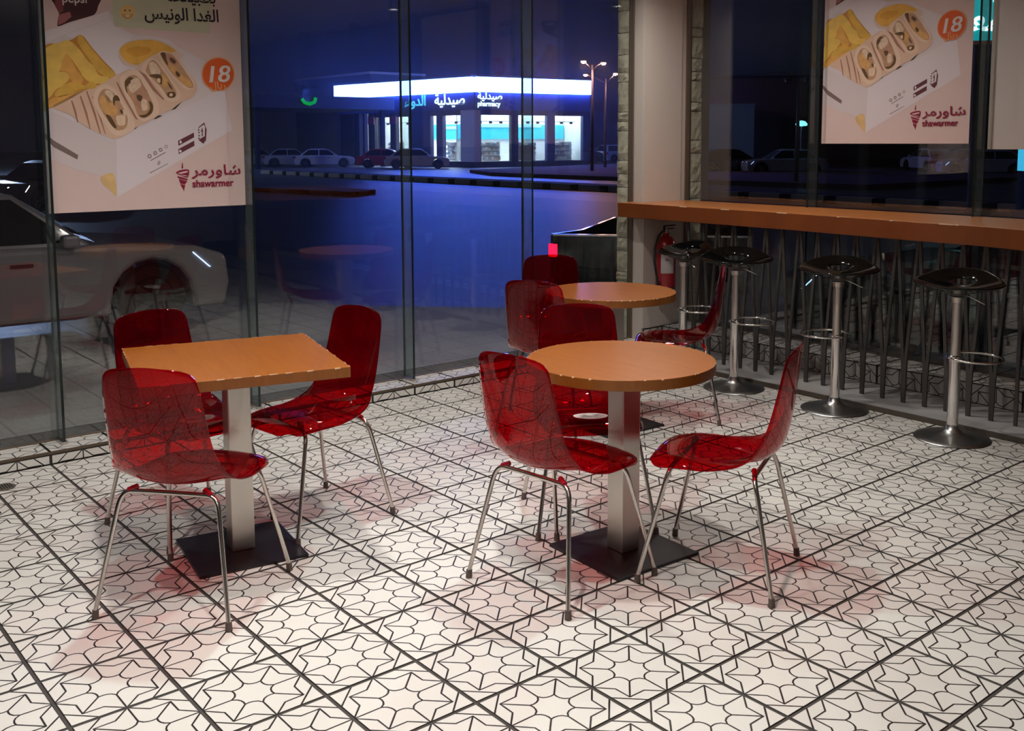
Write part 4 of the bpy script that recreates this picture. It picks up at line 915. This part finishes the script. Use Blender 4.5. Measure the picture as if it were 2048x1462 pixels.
lamp('street_lamp', (-46.5, 45.3), 6.0, [(-0.9, -0.95, 6.3), (0.45, 0.46, 6.35)], 'second twin street lamp, farther and just left of the corner pillar', LAMPW)
lamp('street_lamp', (-23.85, 34.52), 4.5, [(-0.33, -0.28, 4.5), (0.30, 0.23, 4.52)], 'unlit slender twin street lamp seen through the right window', pm('unlit_lens', (0.2, 0.22, 0.25), 0.3))

lamp('street_lamp', (1.4, 18.2), 5.0, [(0.6, 0.4, 5.3), (-0.6, -0.4, 5.3)], 'added warm street lamp, unseen beyond the right edge, lighting the striped kerb', LAMPW)  # unseen lamp body, added to go with the kerb's extra light
lamp('added_light_mast', (-63.7, 12.4), 9.6, [(-0.5, 0.4, 9.75), (0.5, -0.4, 9.75)], 'tall added light mast, unseen beyond the left edge, brightening the parked cars', COOLL)  # unseen mast, added to carry the fill light for the cars
# =================================================================== CARS
def make_car(name, L_, W_, H_, paint, loc, ang, label, suv=False, lights=None, rear=None, lens=None, cat='car'):
    """x forward; body side outline with wheel arches, tapered cabin, four wheels"""
    e = empty(name, label, cat, loc, ang)
    hl = L_/2; wr = 0.33*H_/1.45; ax = hl-0.82; bx = -hl+0.85; gz = 0.20
    belt = H_*0.60; nose = H_*0.50
    def arch(c):
        return [(c+(wr+0.07)*math.cos(t), wr*0.98+(wr+0.07)*math.sin(t)) for t in [k*PI/8 for k in range(0, 9)]]
    low = [(hl-0.06, gz), (hl, 0.45), (hl-0.03, nose), (hl-0.35, H_*0.575), (hl-1.15, belt+0.03), (0, belt+0.04), (-hl+0.55, belt+0.05), (-hl+0.10, belt+0.02), (-hl+0.0, belt*0.8), (-hl+0.02, 0.42), (-hl+0.10, gz)]
    bot = [(bx-wr-0.07, gz)]+[(2*bx-x, z) for x, z in arch(bx)][0:0]+list(reversed(arch(bx)))+[(bx+wr+0.07, gz), (ax-wr-0.07, gz)]+list(reversed(arch(ax)))+[(ax+wr+0.07, gz)]
    poly = low+bot
    vs = []; n = len(poly)
    secs = [(-W_/2+0.10, 0.985), (-W_/2, 1.0), (W_/2, 1.0), (W_/2-0.10, 0.985)]
    def side(y, ins):
        return [(x*(1-ins*0.02), y, z-(ins*0.05 if z > belt-0.1 else 0)) for x, z in poly]
    S_ = [side(-W_/2+0.12, 1), side(-W_/2, 0)]
    mb = MB()
    vs = side(-W_/2, 0)+side(W_/2, 0)
    mb.add(vs, [tuple(range(n)), tuple(range(n, 2*n))[::-1]]+[(k, (k+1) % n, n+(k+1) % n, n+k) for k in range(n)], paint)
    mb.build('body', e, bevel=0.06, bseg=3)
    if suv: cab = [(hl-1.35, belt), (hl-2.05, H_-0.06), (hl-2.35, H_), (-hl+0.55, H_-0.02), (-hl+0.25, H_-0.10), (-hl+0.08, belt)]
    else: cab = [(hl-1.20, belt), (hl-1.95, H_-0.07), (hl-2.3, H_), (-hl+1.35, H_-0.01), (-hl+1.05, H_-0.06), (-hl+0.38, belt+0.02)]
    def cabp(y0, y1, ext=0.0):
        o_ = []
        for sgn in (-1, 1):
            for x, z in cab:
                f = (z-belt)/(H_-belt); o_.append((x, sgn*(y0+(y1-y0)*f+ext), z))
        return o_
    m_ = len(cab); cb = MB(); cb.add(cabp(W_/2-0.06, W_/2-0.26), [tuple(range(m_)), tuple(range(m_, 2*m_))[::-1]]+[(k, (k+1) % m_, m_+(k+1) % m_, m_+k) for k in range(m_)], paint)
    cb.build('cabin', e, bevel=0.03)
    gl = MB()
    def cp(x, z, sgn, ext=0.008):
        f = (z-belt)/(H_-belt); return (x, sgn*(W_/2-0.06-0.20*f+ext), z)
    f0, f1 = cab[0], cab[1]; b0, b1 = cab[-1], cab[-2]
    zb, zt = belt+0.07, H_-0.10
    def xf(z): return f0[0]+(f1[0]-f0[0])*(z-f0[1])/(f1[1]-f0[1])-0.08
    def xb(z): return b0[0]+(b1[0]-b0[0])*(z-b0[1])/(b1[1]-b0[1])+0.10
    mid = (xf(zt)+xb(zt))/2+0.05
    for sgn in (-1, 1):
        gl.add([cp(xf(zb)-0.02, zb, sgn), cp(xf(zt), zt, sgn), cp(mid+0.04, zt, sgn), cp(mid+0.04, zb, sgn)], [(0, 1, 2, 3)], CWIN)
        gl.add([cp(mid-0.04, zb, sgn), cp(mid-0.04, zt, sgn), cp(xb(zt)+0.02, zt, sgn), cp(xb(zb)+0.05, zb, sgn)], [(0, 1, 2, 3)], CWIN)
    wy = W_/2-0.16
    gl.add([(f0[0]+0.015, -wy, zb-0.02), (f0[0]+0.015, wy, zb-0.02), (f1[0]+0.03, wy-0.16, zt+0.02), (f1[0]+0.03, -wy+0.16, zt+0.02)], [(0, 1, 2, 3)], CWIN)
    gl.add([(b0[0]-0.015, -wy, zb), (b0[0]-0.015, wy, zb), (b1[0]-0.03, wy-0.16, zt), (b1[0]-0.03, -wy+0.16, zt)], [(0, 1, 2, 3)], CWIN)
    gl.build('windows', e)
    proto = None
    for x in (ax, bx):
        for sgn in (-1, 1):
            w_ = MB().lathe([(0.0, -0.10), (wr*0.62, -0.10), (wr*0.97, -0.095), (wr, -0.06), (wr, 0.06), (wr*0.97, 0.095), (wr*0.66, 0.10), (wr*0.62, 0.085), (0.0, 0.085)], TYRE, 24)
            for k in range(5):
                a0 = 2*PI*k/5; c_, s_ = math.cos(a0), math.sin(a0)
                w_.box(0.0, wr*0.62, -0.03, 0.03, 0.086, 0.1, RIM, Matrix.Rotation(a0, 4, 'Z'))
            o = w_.build('wheel', e, True, auto=35); o.rotation_euler = (-sgn*PI/2, 0, 0) ; o.location = (x, sgn*(W_/2-0.11), wr)
    for sgn in (-1, 1):
        MB().add([(hl-0.02, sgn*(W_/2-0.10), nose-0.14), (hl-0.02, sgn*(W_/2-0.42), nose-0.12), (hl-0.05, sgn*(W_/2-0.42), nose+0.01), (hl-0.40, sgn*(W_/2+0.008), nose+0.05), (hl-0.22, sgn*(W_/2+0.008), nose-0.12),
                  (hl-0.4, sgn*(W_/2-0.1), nose-0.05)], [(0, 1, 2, 3, 4), (0, 1, 5), (1, 2, 5), (2, 3, 5), (3, 4, 5), (4, 0, 5)], lights or RIM).build('headlight', e)
        MB().box(-hl-0.012, -hl+0.14, sgn*(W_/2-0.14)-0.16, sgn*(W_/2-0.14)+0.148, belt*0.80, belt*0.98, rear or TAILD).build('taillight', e)
        MB().box(xf(zb)-0.18, xf(zb)-0.02, min(sgn*(W_/2-0.02), sgn*(W_/2+0.14)), max(sgn*(W_/2-0.02), sgn*(W_/2+0.14)), belt+0.03, belt+0.15, paint).build('mirror', e, bevel=0.03)
    MB().box(0.2, 0.4, W_/2, W_/2+0.02, belt-0.14, belt-0.11, RIM).box(0.2, 0.4, -W_/2-0.02, -W_/2, belt-0.14, belt-0.11, RIM).build('door_handle', e)
    return e
RA = YAW-PI/2                      # heading to the right of the view
make_car('car', 4.7, 1.82, 1.50, CWHITE, (-9.25, 0.02, ZG), RA+rad(38), 'white car parked close outside the left window, nose to the right', suv=True, lights=HEADB)
make_car('car', 4.4, 1.75, 1.42, CDARK, (-30.0, 6.3, ZG), RA+rad(-104), 'distant dark car with glaring headlights at the left edge, beyond the white car', lights=HEADL)
make_car('car', 4.5, 1.75, 1.42, CWHITE, (-67.5, 36.0, ZG), RA+rad(14), 'white saloon parked in front of the pharmacy, rightmost of the row', lights=RIM)
make_car('car', 4.5, 1.75, 1.42, CSILV, (-70.65, 34.9, ZG), RA+rad(20), 'silver saloon in the row left of the pharmacy, second from the right')
make_car('car', 4.5, 1.75, 1.42, CSILV, (-73.9, 33.7, ZG), RA+rad(20), 'silver saloon with lit red tail lights in the row left of the pharmacy', rear=TAILL)
make_car('car', 4.5, 1.75, 1.45, CWHITE, (-75.4, 28.4, ZG), RA+rad(20), 'white saloon at the left end of the row by the dark canopy')
make_car('car', 4.5, 1.75, 1.42, CRED, (-61.9, 38.2, ZG), RA+rad(0), 'red car parked in front of the pharmacy window', rear=TAILD)
make_car('car', 4.6, 1.75, 1.45, CWHITE, (-58.6, 38.5, ZG), RA+rad(6), 'grey saloon parked in front of the middle of the pharmacy')
make_car('car', 4.6, 1.85, 1.75, CDARK, (-61.6, 56.5, ZG), RA+rad(4), 'dark off road car in front of the right end of the pharmacy', suv=True)
make_car('car', 4.5, 1.75, 1.6, CBLUE, (-63.0, 63.5, ZG), RA+rad(30), 'pale blue car under the second street lamp beside the pillar', suv=True)
make_car('car', 4.6, 1.80, 1.45, CDARK, (-36.3, 45.6, ZG), RA+rad(10), 'dark saloon with lit red tail light seen right of the pillar', rear=TAILL)
make_car('car', 4.6, 1.80, 1.45, CBLUE, (-33.2, 46.5, ZG), RA+PI, 'pale blue saloon with lit headlight beside the unlit street lamp', lights=HEADB)
make_car('car', 4.6, 1.80, 1.42, CBLUE, (-24.6, 52.5, ZG), RA+PI-rad(12), 'pale blue saloon under the right food poster, left of the glass fin', lights=HEADB)
make_car('car', 4.4, 1.75, 1.42, CBLUE, (-31.0, 58.5, ZG), RA+rad(95), 'small pale blue car end on under the right food poster')
make_car('car', 4.4, 1.75, 1.42, pm('brown_car_paint', (0.14, 0.11, 0.10), 0.3, coat=0.4), (-27.3, 55.5, ZG), RA+rad(100), 'brown car end on between two pale blue cars under the right poster')
make_car('car', 4.4, 1.68, 1.33, CDARK, (-0.55, 5.35, ZG+0.252), PI, 'low dark car close outside the right window, half hidden by the grey bar legs', lights=HEADB)
# dark open-backed vehicle close outside the corner
def vw(r, d): return Vector((CAM.x+r*math.sin(YAW)+d*math.cos(YAW), CAM.y-r*math.cos(YAW)+d*math.sin(YAW)))
pk0 = vw(0.27, 9.5)
pk = empty('cargo_trailer', 'dark open cargo vehicle outside, lit red tail lamp, left of the stone pillar', 'trailer', (pk0.x, pk0.y, -0.148))
pp = [vw(r, d)-pk0 for r, d in ((0.27, 9.5), (0.58, 9.95), (1.05, 11.6), (2.5, 11.3), (2.05, 9.25))]
MB().prism([(q.x, q.y) for q in pp], 0.30, 0.42, CDARK).build('deck', pk)
for k in range(5):
    a_, b_ = pp[k], pp[(k+1) % 5]; d_ = (b_-a_).normalized(); n_ = Vector((-d_.y, d_.x))*0.03
    q = [a_, b_, b_+n_, a_+n_]
    MB().prism([(p.x, p.y) for p in q], 0.425, 0.815, CDARK).build('side_board', pk)
    MB().prism([(p.x, p.y) for p in q], 0.816, 0.832, CHROME).build('top_rail', pk)
tl = pp[0]; d_ = (pp[1]-pp[0]).normalized()
o = MB().box(-0.03, 0.05, -0.035, 0.045, 0.62, 0.74, TAILL).build('taillight', pk); o.location = (tl.x, tl.y, 0)
for q in ((0.95, 10.4), (1.9, 10.2)):
    w0 = vw(*q)-pk0
    o = MB().lathe([(0.0, -0.09), (0.2, -0.09), (0.28, -0.07), (0.30, 0.0), (0.28, 0.07), (0.2, 0.09), (0.0, 0.09)], TYRE, 22).build('wheel', pk, True, auto=40); o.rotation_euler = (PI/2, 0, YAW); o.location = (w0.x, w0.y, 0.30)

# =================================================================== RIGHT SIDE BACKGROUND
bb = empty('pale_blue_building', 'dim pale blue square wall beyond the road, right of the pillar', 'building', (-42.6, 52.9, ZG), RA)
MB().box(-1.9, 1.9, 0, 3, 0, 4.3, PALEB).build('wall', bb); MB().box(-1.95, 1.95, -0.05, 3.05, 4.3, 4.4, PALEB).build('coping', bb)
b2 = empty('brown_building', 'long dark brown building behind the pale blue wall', 'building', (-42, 61.5, ZG), RA)
MB().box(-9, 30, 0, 6, 0, 6.4, BROWNB).build('wall', b2)
MB().box(-9.1, 30.1, -0.1, 6.1, 6.4, 6.6, DARKB).build('coping', b2); MB().box(5.0, 5.12, -0.08, -0.01, 1.9, 3.0, pm('dim_slot_light', (0.5, 0.4, 0.3), 0.5, emit=(0.5, 0.42, 0.33), es=0.5)).build('slot_window', b2)
cl = empty('wall_lamp', 'small turquoise lit lamp beside the unlit street lamp', 'lamp', (-32.35, 46.88, ZG))
MB().tube([(0, 0, 0), (0, 0, 2.7)], 0.04, POLE, 8).build('post', cl); MB().lathe([(0.0, 3.05), (0.2, 3.0), (0.34, 2.85), (0.30, 2.75), (0.0, 2.72)], COOLL, 16).build('lit_head', cl, True)
sg = empty('shop_sign', 'lit teal shop sign with white letters seen between the two right posters', 'sign', (-11.2, 24.6, ZG), RA+rad(-8))
MB().box(-1.1, 1.3, 0, 0.25, 4.55, 7.2, SIGNBG).build('sign_panel', sg); MB().box(-1.1, 1.3, -0.02, 0.2, 4.45, 4.55, pm('sign_edge', (0.4, 0.2, 0.15), 0.5)).build('sign_base', sg)
MB().box(-0.1, 0.1, 0.05, 0.2, 0, 4.45, DARKB).build('post', sg)
for k, (t_, z_) in enumerate((('\ufee1\ufecc\ufec4\ufee3', 4.82), ('\ufe8d\ufeaf\ufe8e\ufee0\ufe91', 5.7))):
    Mt = Matrix(((1, 0, 0, -0.55), (0, 0, -1, -0.02), (0, 1, 0, z_), (0, 0, 0, 1)))
    text(t_, 0.85, SIGNW, 'sign_lettering', sg, Mt, fat=0.02, depth=0.01, sx=0.8)
tq = empty('lit_kiosk', 'turquoise lit box below the plain white poster at the right edge', 'kiosk', (-8.0, 20.75, ZG), RA)
MB().box(-0.02, 1.6, 0, 0.6, 1.25, 1.75, pm('lit_kiosk_panel', (0.1, 0.6, 0.8), 0.5, emit=(0.05, 0.50, 0.78), es=1.0)).build('lit_panel', tq); MB().box(-0.02, 1.6, 0.01, 0.6, 0, 1.25, DARKB).build('plinth', tq)

# =================================================================== NIGHT HAZE round the bright shop
hm, hN, hL = nt('night_haze'); hN.remove(hN['Principled BSDF'])
hv = hN.new('ShaderNodeVolumeScatter'); hv.inputs['Color'].default_value = (0.9, 0.95, 1, 1); hv.inputs['Density'].default_value = 0.0042; hv.inputs['Anisotropy'].default_value = 0.35
hL.new(hv.outputs[0], hN['Material Output'].inputs['Volume'])
hz = MB().box(-100, -38, 24, 66, ZG+0.01, 15, hm).build('night_haze'); tag(hz, kind='structure')
